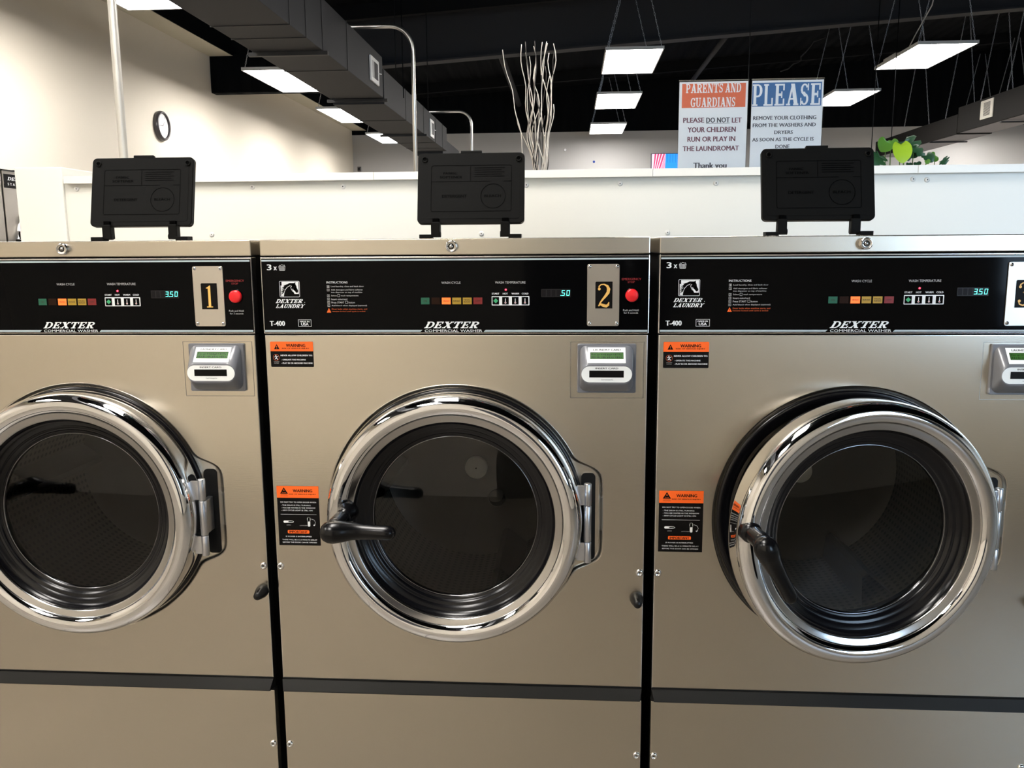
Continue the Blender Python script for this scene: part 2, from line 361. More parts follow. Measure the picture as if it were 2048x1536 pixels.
# tapered frame beam crossing the room
def beam(name, y, h, m):
    mb = MB()
    for (a, b, za, zb) in ((y-.09, y+.09, -h, -h+.02), (y-.012, y+.012, -h+.02, 0)):
        P = [(x, yy, roofz(x)+zz) for x in (XL, XR) for yy in (a, b) for zz in (za, zb)]
        i = mb.vs(P)
        for q in ((0, 1, 3, 2), (4, 6, 7, 5), (0, 4, 5, 1), (2, 3, 7, 6), (0, 2, 6, 4), (1, 5, 7, 3)): mb.face([i[k] for k in q], m)
    return struct(name, mb)
beam_f = mat('beam_flange', (.030, .031, .035), .7, spec=.2)
beam('trim_2', 9.3, .57, beam_f)
mb = MB(); mb.tube([(2.02, 9.35, 4.05), (1.97, 14.88, 4.02)], .035, beam_f); struct('trim_3', mb)
mb = MB(); mb.tube([(-.97, 9.35, 3.95), (-.97, 14.88, 3.92)], .05, beam_f); struct('trim_4', mb)
# soffit along the left wall and the black crosswise header
mb = MB(); mb.poly([(XL, YF, 3.5), (XL, YB, 3.5), (-3.82, YB, 3.5), (-3.82, YF, 3.5)], soffit_p)
mb.box(-3.83, -3.815, YF, YB, 3.5, 4.1, black_c); mb.box(XL, -3.82, YF, YB, 3.505, 3.52, black_c); struct('trim_5', mb)
mb = MB(); mb.box(XL, -2.2, 8.46, 8.60, 3.10, 3.52, black_c, .01); struct('trim_6', mb)

# ------------------------------------------------------------------ middle half wall behind the washers
PX0, PX1 = -1.74, 4.6
mb = MB(); mb.box(PX0, PX1, 1.18, 1.44, 0, 1.56, cast_w)
wm = struct('wall_middle', mb)
for a, b in ((-1.578, -.600), (-.599, .240), (.241, 1.005), (1.006, 2.2), (2.201, PX1)):
    mb = MB(); mb.box(a, b, 1.158, 1.46, 1.560, 1.583, trim_w, .001); obj('trim_cap', mb, wm)
mb = MB(); mb.box(-1.742, -1.588, 1.17, 1.45, 0, 1.612, trim_w, .003); obj('end_post', mb, wm)
def screw_panel():
    mb = MB(); mb.lathe([(.0078, 0), (.0074, -.0022), (.005, -.0036), (.0018, -.004)], screw_w, n=20, cap1=False)
    mb.lathe([(.0018, -.004), (.0016, -.0032), (.0001, -.0030)], dark, n=8); return mb
for x, z in ((-1.549, 1.545), (-.985, 1.545), (-.700, 1.543), (-1.123, 1.401), (-.136, 1.541), (.1455, 1.542), (.430, 1.540), (-.275, 1.397), (.290, 1.396), (1.001, 1.545), (1.041, 1.5425)):
    part('screw', 'panel_screw', screw_panel, wm, (x, 1.18, z))

# ------------------------------------------------------------------ washers
CZ, RD = .884, .232
HW = .337
def screw_chrome():
    mb = MB(); mb.lathe([(.0068, 0), (.0068, -.0012), (.0055, -.0030), (.0034, -.0036), (.0030, -.0026)], chrome, n=24)
    mb.lathe([(.0030, -.0026), (.0014, -.0018)], chrome_in, n=12); mb.lathe([(.0014, -.0018), (.0001, -.0010)], dark, n=8); return mb
def small_screw():
    mb = MB(); mb.lathe([(.0032, 0), (.0031, -.0008), (.0020, -.0016), (.0001, -.0018)], chrome, n=14)
    mb.box(-.0018, .0018, -.0021, -.0017, -.0003, .0003, dark); mb.box(-.0003, .0003, -.0021, -.0017, -.0018, .0018, dark); return mb
def cabinet():
    mb = MB(); mb.box(-.333, .333, .02, .74, .10, 1.345, dark); mb.box(-.31, .31, .05, .72, 0, .10, dark)
    # leave the drum bore open: front wall is a ring of the same dark sheet
    mb2 = MB(); mb2.box(-.333, -.328, .02, .74, .10, 1.345, dark); mb2.box(.328, .333, .02, .74, .10, 1.345, dark)
    mb2.box(-.333, .333, .735, .74, .10, 1.345, dark); mb2.box(-.333, .333, .02, .74, .10, .105, dark); mb2.box(-.31, .31, .05, .72, 0, .10, dark)
    return mb2
def top_panel():
    mb = MB(); mb.box(-HW, HW, -.0005, .745, 1.3452, 1.373, steel_lid, .0016); return mb
def bumpR(th):
    hx, hz = .258, .0915; c, s = cos(th), sin(th); r = RD
    if c > 0:
        tt = min(hx/c, hz/abs(s) if abs(s) > 1e-6 else 9)
        x, z = tt*c, tt*s
        if x > .0:
            # rounded outer corner
            rc = .020
            if tt > RD:
                ex, ez = abs(x)-(hx-rc), abs(z)-(hz-rc)
                if ex > 0 and ez > 0:
                    lo, hi = 0., tt
                    for _ in range(30):
                        mid = (lo+hi)/2; a, b = mid*c-(hx-rc), abs(mid*s)-(hz-rc)
                        if a > 0 and b > 0 and a*a+b*b > rc*rc: hi = mid
                        else: lo = mid
                    tt = lo
            r = max(r, tt)
    return r
def front_panel():
    mb = MB(); Z0, Z1 = .5572, 1.2075; x1 = HW-.0008
    ths = sorted([2*pi*i/220 for i in range(220)]+[atan2(a-CZ, b) % (2*pi) for a in (Z0, Z1) for b in (-x1, x1)])
    raw = [bumpR(t) for t in ths]; n = len(ths)
    rs = [sum(raw[(i+k) % n]*wt for k, wt in ((-3, .06), (-2, .12), (-1, .2), (0, .24), (1, .2), (2, .12), (3, .06))) for i in range(n)]
    def edge(t, x, za, zb):
        c, s = cos(t), sin(t); k = 9.
        if c > 1e-9: k = min(k, x/c)
        if c < -1e-9: k = min(k, -x/c)
        if s > 1e-9: k = min(k, (zb-CZ)/s)
        if s < -1e-9: k = min(k, (za-CZ)/s)
        return (k*c, k*s)
    def loop(rr, y): return [(r*cos(t), y, CZ+r*sin(t)) for r, t in zip(rr, ths)]
    out = [edge(t, x1, Z0, Z1) for t in ths]
    def scl(e, g):
        sx, sz0, sz1 = (x1-g)/x1, (CZ-Z0-g)/(CZ-Z0), (Z1-CZ-g)/(Z1-CZ)
        return [(p[0]*sx, CZ+p[1]*(sz1 if p[1] > 0 else sz0)) for p in e]
    E0 = [(p[0], .018, p[1]) for p in scl(out, 0)]; E1 = [(p[0], .0016, p[1]) for p in scl(out, 0)]
    E2 = [(p[0], .0003, p[1]) for p in scl(out, .0006)]; E3 = [(p[0], 0, p[1]) for p in scl(out, .0018)]
    mb.loft([E0, E1], edge_steel, sm=False); mb.loft([E1, E2, E3], edge_steel, sm=False)
    mb.loft([E3, loop([r+.0045 for r in rs], 0)], steel, sm=False)
    mb.loft([loop([r+.0045 for r in rs], 0), loop([r+.003 for r in rs], .0004), loop([r+.001 for r in rs], .0026), loop([r-.001 for r in rs], .0052), loop([r-.0028 for r in rs], .006), loop([r-.0045 for r in rs], .0062)], steel, sm=True)
    mb.loft([loop([r-.0045 for r in rs], .0062), loop([.200]*n, .0062)], steel, sm=False)
    mb.loft([loop([.200]*n, .0062), loop([.200]*n, .05)], dark, sm=True)
    return mb
def lower_panel():
    mb = MB(); mb.box(-HW+.0008, HW-.0008, 0, .018, .105, .5315, steel, .0012); return mb
def kick_lip():
    mb = MB(); x = HW-.001
    prof = [(.008, .5560), (-.003, .5555), (-.0135, .5385), (-.0140, .5370), (-.0120, .5360), (.008, .5345)]
    a, b = [(-x+(.004 if i in (2, 3, 4) else 0), y, z) for i, (y, z) in enumerate(prof)], [(x-(.004 if i in (2, 3, 4) else 0), y, z) for i, (y, z) in enumerate(prof)]
    mb.loft([a, b], charcoal, close=True, sm=False, cap0=True, cap1=True)
    mb.box(-x, x, -.0005, .01, .5560, .5573, dark); mb.box(-x, x, .002, .012, .5310, .5350, dark); return mb
def key_lock():
    mb = MB(); z = 1.3595; n = 36
    mb.lathe([(.0100, 0), (.0100, -.0095), (.0092, -.0108), (.0084, -.0108)], chrome, 0, z, n)
    mb.lathe([(.0084, -.0108), (.0078, -.0096), (.0052, -.0096)], plate_steel, 0, z, n)
    mb.lathe([(.0052, -.0096), (.0048, -.0085), (.0036, -.0085)], dark, 0, z, n); mb.lathe([(.0036, -.0085), (.0034, -.0098), (.0001, -.0098)], chrome_in, 0, z, n)
    mb.box(-.007, -.0045, -.0102, -.0094, z-.0006, z+.0006, dark); return mb
def console():
    mb = MB(); mb.box(-HW, HW, -.001, .02, 1.2095, 1.3432, edge_steel, .0012); mb.box(-.3352, .3352, -.0025, -.0008, 1.2112, 1.3405, blackp, .0006); return mb
Y1, Y2, Y3 = -.0028, -.0031, -.0034
def console_print():
    mb = MB(); y = Y1
    mb.rect(-.3345, 1.3357, .3345, 1.3385, y, stripe_pr)
    mb.flat([(-.3345, 1.2130), (-.0575, 1.2130), (-.0541, 1.2162), (-.3345, 1.2162)], y, stripe_pr)
    mb.flat([(.0532, 1.2130), (.3345, 1.2130), (.3345, 1.2162), (.0566, 1.2162)], y, stripe_pr)
    mb.text('3', -.3248, 1.3206, -.3172, 1.3306, y, white_pr, .03); mb.text('x', -.3132, 1.3206, -.3076, 1.3268, y, white_pr, .02)
    # wash basket
    mb.strip([(-.3040, 1.3268), (-.3026, 1.3200), (-.2938, 1.3200), (-.2924, 1.3268), (-.3040, 1.3268)], .0006, y, white_pr)
    for k in range(1, 5): mb.strip([(-.3040+.0023*k, 1.3268), (-.3026+.00176*k*1.0, 1.3200)], .0004, y, white_pr)
    for z in (1.3217, 1.3234, 1.3251): mb.strip([(-.3036, z), (-.2928, z)], .0004, y, white_pr)
    mb.strip([(-.3038, 1.3268), (-.3022, 1.3292), (-.3004, 1.3284), (-.2984, 1.3304), (-.2960, 1.3288), (-.2942, 1.3296), (-.2928, 1.3268)], .0006, y, white_pr)
    # horse badge
    hx0, hz0, hx1, hz1 = -.3046, 1.2737, -.2686, 1.3018; w, h = hx1-hx0, hz1-hz0
    q = lambda px, py: (hx0+px*w, hz1-py*h)
    mb.rrect(hx0, hz0, hx1, hz1, .002, y, white_pr); mb.rrect(hx0+.0007, hz0+.0007, hx1-.0007, hz1-.0007, .0015, y-.0001, blackp)
    mb.flat([q(.12, .05), q(.95, .05), q(.95, .80), q(.74, .80), q(.60, .45), q(.12, .45)], y-.0002, white_pr)
    mb.flat([q(.06, .28), q(.14, .28), q(.14, .60), q(.10, .95), q(.06, .95)], y-.0002, white_pr)
    mb.flat([q(.10, .45), q(.30, .45), q(.24, .70), q(.20, .95), q(.08, .95)], y-.0002, white_pr)
    yb = y-.0003
    for P in ([(.20, .97), (.24, .70), (.34, .42), (.50, .26), (.62, .36), (.66, .60), (.70, .78), (.71, .97)],
              [(.34, .42), (.36, .22), (.52, .12), (.72, .13), (.80, .28), (.62, .40), (.50, .40)],
              [(.60, .26), (.72, .13), (.81, .07), (.80, .18), (.85, .32), (.86, .44), (.80, .60), (.62, .46)],
              [(.80, .36), (.86, .42), (.93, .60), (.90, .72), (.83, .73), (.76, .62), (.68, .54)],
              [(.24, .50), (.12, .56), (.22, .42), (.12, .44), (.26, .30), (.20, .28), (.38, .20), (.44, .30), (.30, .52)],
              [(.20, .74), (.06, .84), (.18, .66), (.06, .70), (.24, .50), (.28, .56)]):
        mb.flat([q(*p) for p in P], yb, blackp)
    mb.strip([q(.19, .97), q(.21, .76), (q(.29, .54)), q(.40, .37), q(.55, .28)], .0007, yb-.0001, white_pr)
    mb.strip([q(.62, .30), q(.56, .40), q(.60, .52), q(.66, .66)], .0007, yb-.0001, white_pr)
    mb.slab('DEXTER', -.3128, 1.2634, -.2622, 1.2702, y, white_pr, .55, .9); mb.text('.', -.2610, 1.2640, -.2600, 1.2650, y, white_pr)
    mb.slab('LAUNDRY', -.3130, 1.2548, -.2600, 1.2612, y, white_pr, .55, .9)
    mb.text('T-400', -.3246, 1.2234, -.2980, 1.2320, y, white_pr, .025)
    mb.frame(-.2739, 1.2221, -.2505, 1.2343, .0006, y, white_pr); mb.text('MADE IN', -.2707, 1.2296, -.2540, 1.2322, y, white_pr, .02); mb.text('USA', -.2687, 1.2239, -.2556, 1.2286, y, white_pr, .03)
    mb.text('INSTRUCTIONS', -.2206, 1.2972, -.1834, 1.3009, y, white_pr)
    rows = [('1', 'Load laundry, close and latch door', .0580, 1.2902), ('2', 'Add detergent and fabric softener', .0562, 1.2843), ('', 'into dispenser on top of machine', .0548, 1.2800), ('3', 'Select      wash temperature', .0480, 1.2742),
            ('4', 'Insert coins/card', .0280, 1.2683), ('5', 'Press START      button', .0412, 1.2627), ('6', 'Add bleach when displayed (optional)', .0625, 1.2570)]
    for nmb, t, wd, z in rows:
        mb.text(t, -.2130, z, -.2130+wd, z+.0031, y, soft_pr)
        if nmb: mb.frame(-.2202, z-.0004, -.2158, z+.0038, .0004, y, soft_pr); mb.text(nmb, -.2188, z+.0004, -.2172, z+.0030, y, soft_pr)
    mb.frame(-.2018, 1.2738, -.1978, 1.2784, .0004, y, soft_pr); mb.frame(-.1885, 1.2623, -.1843, 1.2668, .0004, y, soft_pr)
    mb.flat([(-.2220, 1.2467), (-.2142, 1.2467), (-.2181, 1.2544)], y, orange_st); mb.rect(-.2185, 1.2488, -.2177, 1.2520, y-.0001, black_st)
    mb.text('Door locks when machine starts, and', -.2128, 1.2510, -.1505, 1.2540, y, orange_tx); mb.text('remains locked until cycle is ended', -.2128, 1.2470, -.1540, 1.2498, y, orange_tx)
    mb.text('WASH CYCLE', -.0190, 1.2957, .0142, 1.2997, y, soft_pr); mb.text('WASH TEMPERATURE', .0738, 1.2957, .1262, 1.2998, y, soft_pr)
    for t, a, b in (('START', .0682, .0808), ('HOT', .0870, .0955), ('WARM', .1020, .1147), ('COLD', .1198, .1308)): mb.text(t, a, 1.2772, b, 1.2801, y, white_pr, .02)
    mb.slab('DEXTER', -.0510, 1.2192, .0486, 1.2305, y, white_pr, .60, .85); mb.text('COMMERCIAL WASHER', -.0500, 1.2126, .0508, 1.2168, y, white_pr, .0)
    mb.text('EMERGENCY', .2902, 1.3007, .3228, 1.3044, y, red_tx, .02); mb.text('STOP', .3000, 1.2960, .3118, 1.2992, y, red_tx, .02)
    mb.text('Push and Hold', .2928, 1.2482, .3192, 1.2515, y, soft_pr); mb.text('for 3 seconds', .2942, 1.2438, .3183, 1.2467, y, soft_pr)
    return mb
def keypad():
    mb = MB(); mb.rrect(.0677, 1.2585, .1327, 1.2743, .001, Y1, white_pr)
    for i, a in enumerate((.0690, .0857, .1026, .1194)):
        b = a+.0115; mb.rrect(a, 1.2600, b, 1.2728, .0006, Y2, blackp); c = (a+b)/2
        if i == 0: mb.flat([(c-.0042, 1.2664), (c, 1.2622), (c+.0042, 1.2664), (c, 1.2706)], Y3, diam_g)
        else:
            mb.rect(c-.0006, 1.2635, c+.0006, 1.2705, Y3, white_pr)
            mb.flat([(c+.0016*cos(t*pi/5), 1.2632+.0016*sin(t*pi/5)) for t in range(10)], Y3-.0001, white_pr)
            mb.flat([(c+.0009*cos(t*pi/5), 1.2632+.0009*sin(t*pi/5)) for t in range(10)], Y3-.0002, red_btn)
    return mb
def seg_digit(mb, ch, x, z, w, h, y, m):
    s = {'0': 'abcdef', '3': 'abcdg', '5': 'acdfg', '-': ''}[ch]; t = w*.17; sl = .10
    T = lambda px, pz: (x+px+pz*sl, z+pz)
    S_ = {'a': [(t*.6, h-t), (w-t*.6, h-t), (w-.2*t, h), (.2*t, h)], 'd': [(.2*t, 0), (w-.2*t, 0), (w-t*.6, t), (t*.6, t)], 'g': [(t*.4, h/2-t/2), (w-t*.4, h/2-t/2), (w-t*.4, h/2+t/2), (t*.4, h/2+t/2)],
          'f': [(0, h/2+.2*t), (t, h/2+.5*t), (t, h-t), (0, h-.2*t)], 'b': [(w-t, h/2+.5*t), (w, h/2+.2*t), (w, h-.2*t), (w-t, h-t)],
          'e': [(0, .2*t), (t, t), (t, h/2-.5*t), (0, h/2-.2*t)], 'c': [(w-t, t), (w, .2*t), (w, h/2-.2*t), (w-t, h/2-.5*t)]}
    for k in s: mb.flat([T(*p) for p in S_[k]], y, m)
def display(price):
    def fn():
        mb = MB(); mb.rect(.1531, 1.2725, .2034, 1.2862, Y1, dim_disp); n = 6; pw = .0083
        for i in range(n):
            x = .1545+i*pw; on = price[i] if i < len(price) else '-'
            mb.rect(x-.0003, 1.2737, x+.0064, 1.2850, Y2, digit_off)
            if on != '-': seg_digit(mb, on, x, 1.2750, .0052, .0092, Y3, digit_on)
        mb.rect(.1545+4*pw-.0017, 1.2748, .1545+4*pw-.0005, 1.2760, Y3, digit_on)
        return mb
    return fn
def stop_button():
    mb = MB(); c, z = .3071, 1.2753
    mb.lathe([(.0124, -.0024), (.0124, -.0040), (.0112, -.0044)], blackp, c, z, 48); mb.lathe([(.0110, -.0030), (.0110, -.0085), (.0104, -.0098), (.0080, -.0106), (.0001, -.0110)], red_btn, c, z, 48); return mb
def led_lamp():
    mb = MB(); mb.lathe([(.0016, -.0025), (.0015, -.0034), (.0001, -.0040)], led_red, .0922, 1.2855, 16); return mb
def indicator(a, b, t, m):
    def fn():
        mb = MB(); mb.box(a, b, -.0031, -.0024, 1.2607, 1.2721, m)
        if t:
            L = t.split('|'); n = len(L)
            for i, s in enumerate(L):
                zc = 1.2664+(n-1)*.0017-i*.0034; wd = min(.0115, .0024*len(s)+.001); mb.text(s, (a+b)/2-wd/2, zc-.0012, (a+b)/2+wd/2, zc+.0012, -.0033, ind_tx, .02)
        return mb
    return fn
INDS = [(-.0552, -.0405, 'ON', grn_i), (-.0368, -.0222, '', drk_i), (-.0188, -.0036, 'WASH', org_i), (-.0006, .0146, 'RINSE', yel_i), (.0177, .0329, 'FINAL|RINSE', yel_i), (.0362, .0514, 'OFF', rd_i)]
def number_plate():
    mb = MB(); L = rr_loop(.2314, 1.2230, .2860, 1.3282, .0035, 5)
    mb.loft([[(p[0], -.0024, p[1]) for p in L], [(p[0], -.0046, p[1]) for p in L], [((p[0]-.2587)*.988+.2587, -.0050, (p[1]-1.2756)*.994+1.2756) for p in L]], plate_steel, sm=False, cap1=True); return mb
def number_sticker(n):
    def fn():
        mb = MB(); y = -.0052; mb.flat([(.2453, 1.2530), (.2744, 1.2530), (.2744, 1.2986), (.2468, 1.2986), (.2453, 1.2972)], y, black_st); y -= .0002
        if n == 1:
            mb.flat([(.2578, 1.2585), (.2622, 1.2585), (.2622, 1.2945), (.2606, 1.2945), (.2578, 1.2920)], y, gold); mb.rect(.2545, 1.2562, .2655, 1.2580, y, gold)
            mb.flat([(.2578, 1.2562), (.2622, 1.2562), (.2622, 1.2590), (.2578, 1.2590)], y-.0001, gold); mb.flat([(.2546, 1.2894), (.2580, 1.2894), (.2580, 1.2922), (.2546, 1.2906)], y, gold)
        elif n == 2:
            P = [(.2512, 1.2868), (.2516, 1.2905), (.2548, 1.2936), (.2600, 1.2940), (.2655, 1.2912), (.2678, 1.2860), (.2668, 1.2800), (.2625, 1.2740), (.2575, 1.2680), (.2535, 1.2625), (.2512, 1.2575)]
            mb.strip(P, [.0012, .0022, .0018, .0020, .0040, .0056, .0054, .0042, .0030, .0022, .0018], y, gold)
            mb.flat([(.2519+.0024*cos(t*pi/6), 1.2862+.0024*sin(t*pi/6)) for t in range(12)], y-.0001, gold)
            mb.strip([(.2506, 1.2572), (.2540, 1.2604), (.2590, 1.2582), (.2640, 1.2570), (.2672, 1.2592), (.2686, 1.2640)], [.0020, .0040, .0050, .0050, .0040, .0012], y-.0001, gold)
        else:
            P = [(.2516, 1.2880), (.2522, 1.2910), (.2560, 1.2938), (.2610, 1.2935), (.2650, 1.2905), (.2652, 1.2850), (.2620, 1.2800), (.2570, 1.2780)]
            mb.strip(P, [.0012, .0022, .0020, .0024, .0044, .0048, .0030, .0012], y, gold)
            P = [(.2570, 1.2782), (.2630, 1.2768), (.2672, 1.2720), (.2676, 1.2650), (.2640, 1.2590), (.2580, 1.2568), (.2528, 1.2590), (.2512, 1.2630)]
            mb.strip(P, [.0012, .0034, .0052, .0054, .0036, .0022, .0022, .0014], y, gold)
            for z in (1.2874, 1.2640): mb.flat([(.2522+.0024*cos(t*pi/6), z+.0024*sin(t*pi/6)) for t in range(12)], y-.0001, gold)
        return mb
    return fn
def reader_body():
    mb = MB(); L = rr_loop(.2154, 1.1067, .3160, 1.1922, .003, 8); k = lambda L, y: [(p[0], y, p[1]) for p in L]
    mb.loft([k(L, 0), k(L, -.0045), k(rr_loop(.2164, 1.1077, .3150, 1.1912, .003, 8), -.0055)], reader_g, sm=False, cap1=True)
    A = rr_loop(.2195, 1.1095, .3115, 1.1895, .012, 8); B = rr_loop(.2202, 1.1110, .3105, 1.1885, .012, 8); C = rr_loop(.2215, 1.1240, .3090, 1.1620, .0175, 8)
    D_ = rr_loop(.2222, 1.1275, .3077, 1.1588, .0150, 8)
    mb.loft([k(A, -.0050), k(B, -.0095), k(C, -.0290), k(D_, -.0312)], reader_g, sm=True, cap1=True); return mb
def reader_label():
    mb = MB(); y0 = -.0313; mb.flat(rr_loop(.2222, 1.1294, .3077, 1.1569, .01374, 8), y0, label_w)
    mb.rect(.2354, 1.1378, .2938, 1.1497, y0-.0002, black_st); mb.text('INSERT CARD', .2460, 1.1521, .2843, 1.1549, y0-.0002, black_st, .03); mb.text('Card Concepts Inc.', .2556, 1.1325, .2762, 1.1352, y0-.0002, black_st)
    # sloped label above the slot
    sl = lambda x, z: (x, -.0290+(z-1.1620)/(1.1885-1.1620)*(.0290-.0095)-.0006, z)
    def q(x0, z0, x1, z1, e, m):
        mb.poly([(a, b-e, c) for a, b, c in (sl(x0, z0), sl(x1, z0), sl(x1, z1), sl(x0, z1))], m)
    q(.2330, 1.1622, .2970, 1.1868, 0, label_w); q(.2370, 1.1686, .2936, 1.1793, .0003, lcd_d)
    n0 = len(mb.v); mb.text('LAUNDRY CARD', .2423, 1.1816, .2892, 1.1846, 0, black_st, .03)
    mb.v[n0:] = [(x, sl(x, z)[1]-.0003, z) for x, y, z in mb.v[n0:]]
    return mb
def reader_screen():
    mb = MB(); sl = lambda x, z: (x, -.0290+(z-1.1620)/(1.1885-1.1620)*(.0290-.0095)-.0012, z)
    def q(x0, z0, x1, z1, e, m): mb.poly([(a, b-e, c) for a, b, c in (sl(x0, z0), sl(x1, z0), sl(x1, z1), sl(x0, z1))], m)
    q(.2382, 1.1690, .2930, 1.1783, 0, lcd)
    n0 = len(mb.v); rr = random.Random(5)
    for k in range(16):
        for z in (1.1700, 1.1742): a = .2392+k*.0033; mb.rect(a, z+rr.uniform(0, .001), a+rr.uniform(.0010, .0026), z+rr.uniform(.0018, .0030), 0, lcd_d)
    mb.v[n0:] = [(x, sl(x, z)[1]-.0003, z) for x, y, z in mb.v[n0:]]
    return mb
def reader_gasket():
    mb = MB(); mb.frame(.2030, 1.0975, .3293, 1.1957, .0005, -.0004, plate_steel); mb.frame(.2035, 1.0970, .3298, 1.1952, .0004, -.0003, dark); return mb
def sticker_top():
    mb = MB(); y = -.0004; x0, x1, z0, z1 = -.3273, -.2500, 1.1500, 1.1952
    mb.rrect(x0, z0, x1, z1, .0018, y, black_st); mb.flat([(x0, 1.1782), (x1, 1.1782)]+[p for p in rr_loop(x0, 1.1782, x1, z1, .0018, 4) if p[1] > 1.19], y-.0002, orange_st); t = y-.0004
    mb.flat([(-.3205, 1.1818), (-.3105, 1.1818), (-.3155, 1.1912)], t, black_st); mb.text('!', -.3160, 1.1832, -.3150, 1.1878, t-.0001, orange_st)
    mb.text('WARNING', -.2985, 1.1858, -.2640, 1.1912, t, black_st, .03); mb.text('RISK OF SERIOUS INJURY', -.3060, 1.1818, -.2568, 1.1843, t, black_st, .03)
    mb.text('NEVER ALLOW CHILDREN TO:', -.3090, 1.1695, -.2520, 1.1722, t, white_pr, .02); mb.text('- OPERATE THE MACHINE', -.3082, 1.1618, -.2640, 1.1642, t, white_pr, .02); mb.text('- PLAY IN OR AROUND MACHINE', -.3082, 1.1558, -.2520, 1.1583, t, white_pr, .02)
    c, z = -.3172, 1.1672; mb.strip([(c+.0055*cos(a*pi/10), z+.0055*sin(a*pi/10)) for a in range(21)], .0005, t, orange_tx)
    mb.strip([(c-.0005, z+.0015), (c+.0005, z-.0010), (c+.0022, z-.0038)], .0012, t, white_pr); mb.strip([(c+.0002, z-.0006), (c-.0022, z-.0032)], .0012, t, white_pr); mb.strip([(c-.0034, z+.0005), (c-.0008, z+.0018), (c+.0025, z+.0010), (c+.0036, z+.0026)], .0009, t, white_pr)
    mb.flat([(c-.0006+.0010*cos(a*pi/5), z+.0034+.0010*sin(a*pi/5)) for a in range(10)], t, white_pr); mb.text('CHILDREN', -.3220, 1.1588, -.3122, 1.1600, t, soft_pr); mb.text('PLAYING', -.3212, 1.1562, -.3130, 1.1575, t, soft_pr)
    return mb
def sticker_low():
    mb = MB(); y = -.0004; x0, x1, z0, z1 = -.3293, -.2518, .8192, .9317
    mb.rrect(x0, z0, x1, z1, .0008, y, black_st); mb.rect(x0, .9095, x1, z1, y-.0002, orange_st); t = y-.0004; f = lambda a: x0+a*(x1-x0)
    mb.flat([(f(.08), .9172), (f(.27), .9172), (f(.175), .9292)], t, black_st); mb.flat([(f(.13), .9190), (f(.22), .9190), (f(.175), .9255)], t-.0001, orange_st); mb.flat([(f(.14), .9192), (f(.23), .9198), (f(.22), .9228), (f(.15), .9232)], t-.0002, black_st)
    mb.text('ROTATING', f(.10), .9150, f(.25), .9162, t, black_st); mb.text('MACHINERY', f(.09), .9125, f(.27), .9138, t, black_st)
    mb.text('WARNING', f(.39), .9202, f(.85), .9258, t, black_st, .03); mb.text('RISK OF SERIOUS INJURY', f(.29), .9150, f(.94), .9174, t, black_st, .03)
    mb.text('DO NOT TRY TO OPEN DOOR WHEN:', f(.08), .9002, f(.94), .9026, t, white_pr); mb.text('- THE DRUM IS STILL TURNING', f(.09), .8944, f(.80), .8966, t, white_pr)
    mb.text('- YOU SEE WATER IN THE WINDOW', f(.09), .8896, f(.91), .8918, t, white_pr); mb.text('- ANY CYCLE LIGHT IS STILL ON', f(.09), .8848, f(.84), .8870, t, white_pr); mb.rect(f(.07), .8782, f(.93), .8786, t, white_pr)
    mb.rrect(f(.13), .8622, f(.36), .8664, .002, t, white_pr); mb.rrect(f(.24), .8630, f(.375), .8656, .0012, t, white_pr); mb.text('OPEN', f(.20), .8572, f(.30), .8588, t, soft_pr); mb.text('LATCHED', f(.52), .8566, f(.70), .8582, t, soft_pr)
    mb.rrect(f(.71), .8555, f(.77), .8730, .002, t, white_pr); mb.rrect(f(.70), .8650, f(.78), .8734, .003, t, white_pr)
    mb.strip([(f(.80), .8700), (f(.87), .8680), (f(.90), .8632), (f(.87), .8590)], .0005, t, white_pr); mb.flat([(f(.84), .8588), (f(.90), .8594), (f(.86), .8566)], t, white_pr)
    mb.rrect(f(.22), .8422, f(.74), .8484, .0016, t, orange_st); mb.text('IMPORTANT', f(.26), .8432, f(.70), .8474, t-.0002, black_st, .03)
    mb.text('IF POWER IS INTERRUPTED', f(.17), .8352, f(.79), .8374, t, white_pr); mb.text('THERE WILL BE A 2-3 MINUTE DELAY', f(.08), .8290, f(.92), .8312, t, white_pr); mb.text('BEFORE THE DOOR CAN BE OPENED', f(.09), .8240, f(.91), .8262, t, white_pr)
    return mb
def knob():
    mb = MB(); mb.lathe([(.0120, 0), (.0120, -.006), (.0108, -.012), (.0072, -.028), (.0062, -.0300), (.0001, -.0305)], blackpl, 0, 0, 24)
    mb.box(-.0012, .0012, -.026, -.006, .0060, .0108, blackpl); return mb
def hinge_static():
    mb = MB(); mb.flat(rr_loop(.2235, .800, .2485, .9605, .008, 6), .0052, dark)
    return mb
def hinge_pin():
    mb = MB()
    for a, b in ((.8085, .8457), (.8467, .9112), (.9122, .9513)): mb.lathez([(.0001, a), (.0060, a), (.0066, a+.0007), (.0066, b-.0007), (.0060, b), (.0001, b)], hinge_m, .2343, -.030, 28)
    mb.box(.2300, .2390, -.028, .004, .848, .910, hinge_m, .001); return mb
HX, HY = .2343, -.030
def D3(mb): return mb.xform(lambda v: (v[0]-HX, v[1]-HY, v[2]))          # door parts are built round the hinge pin
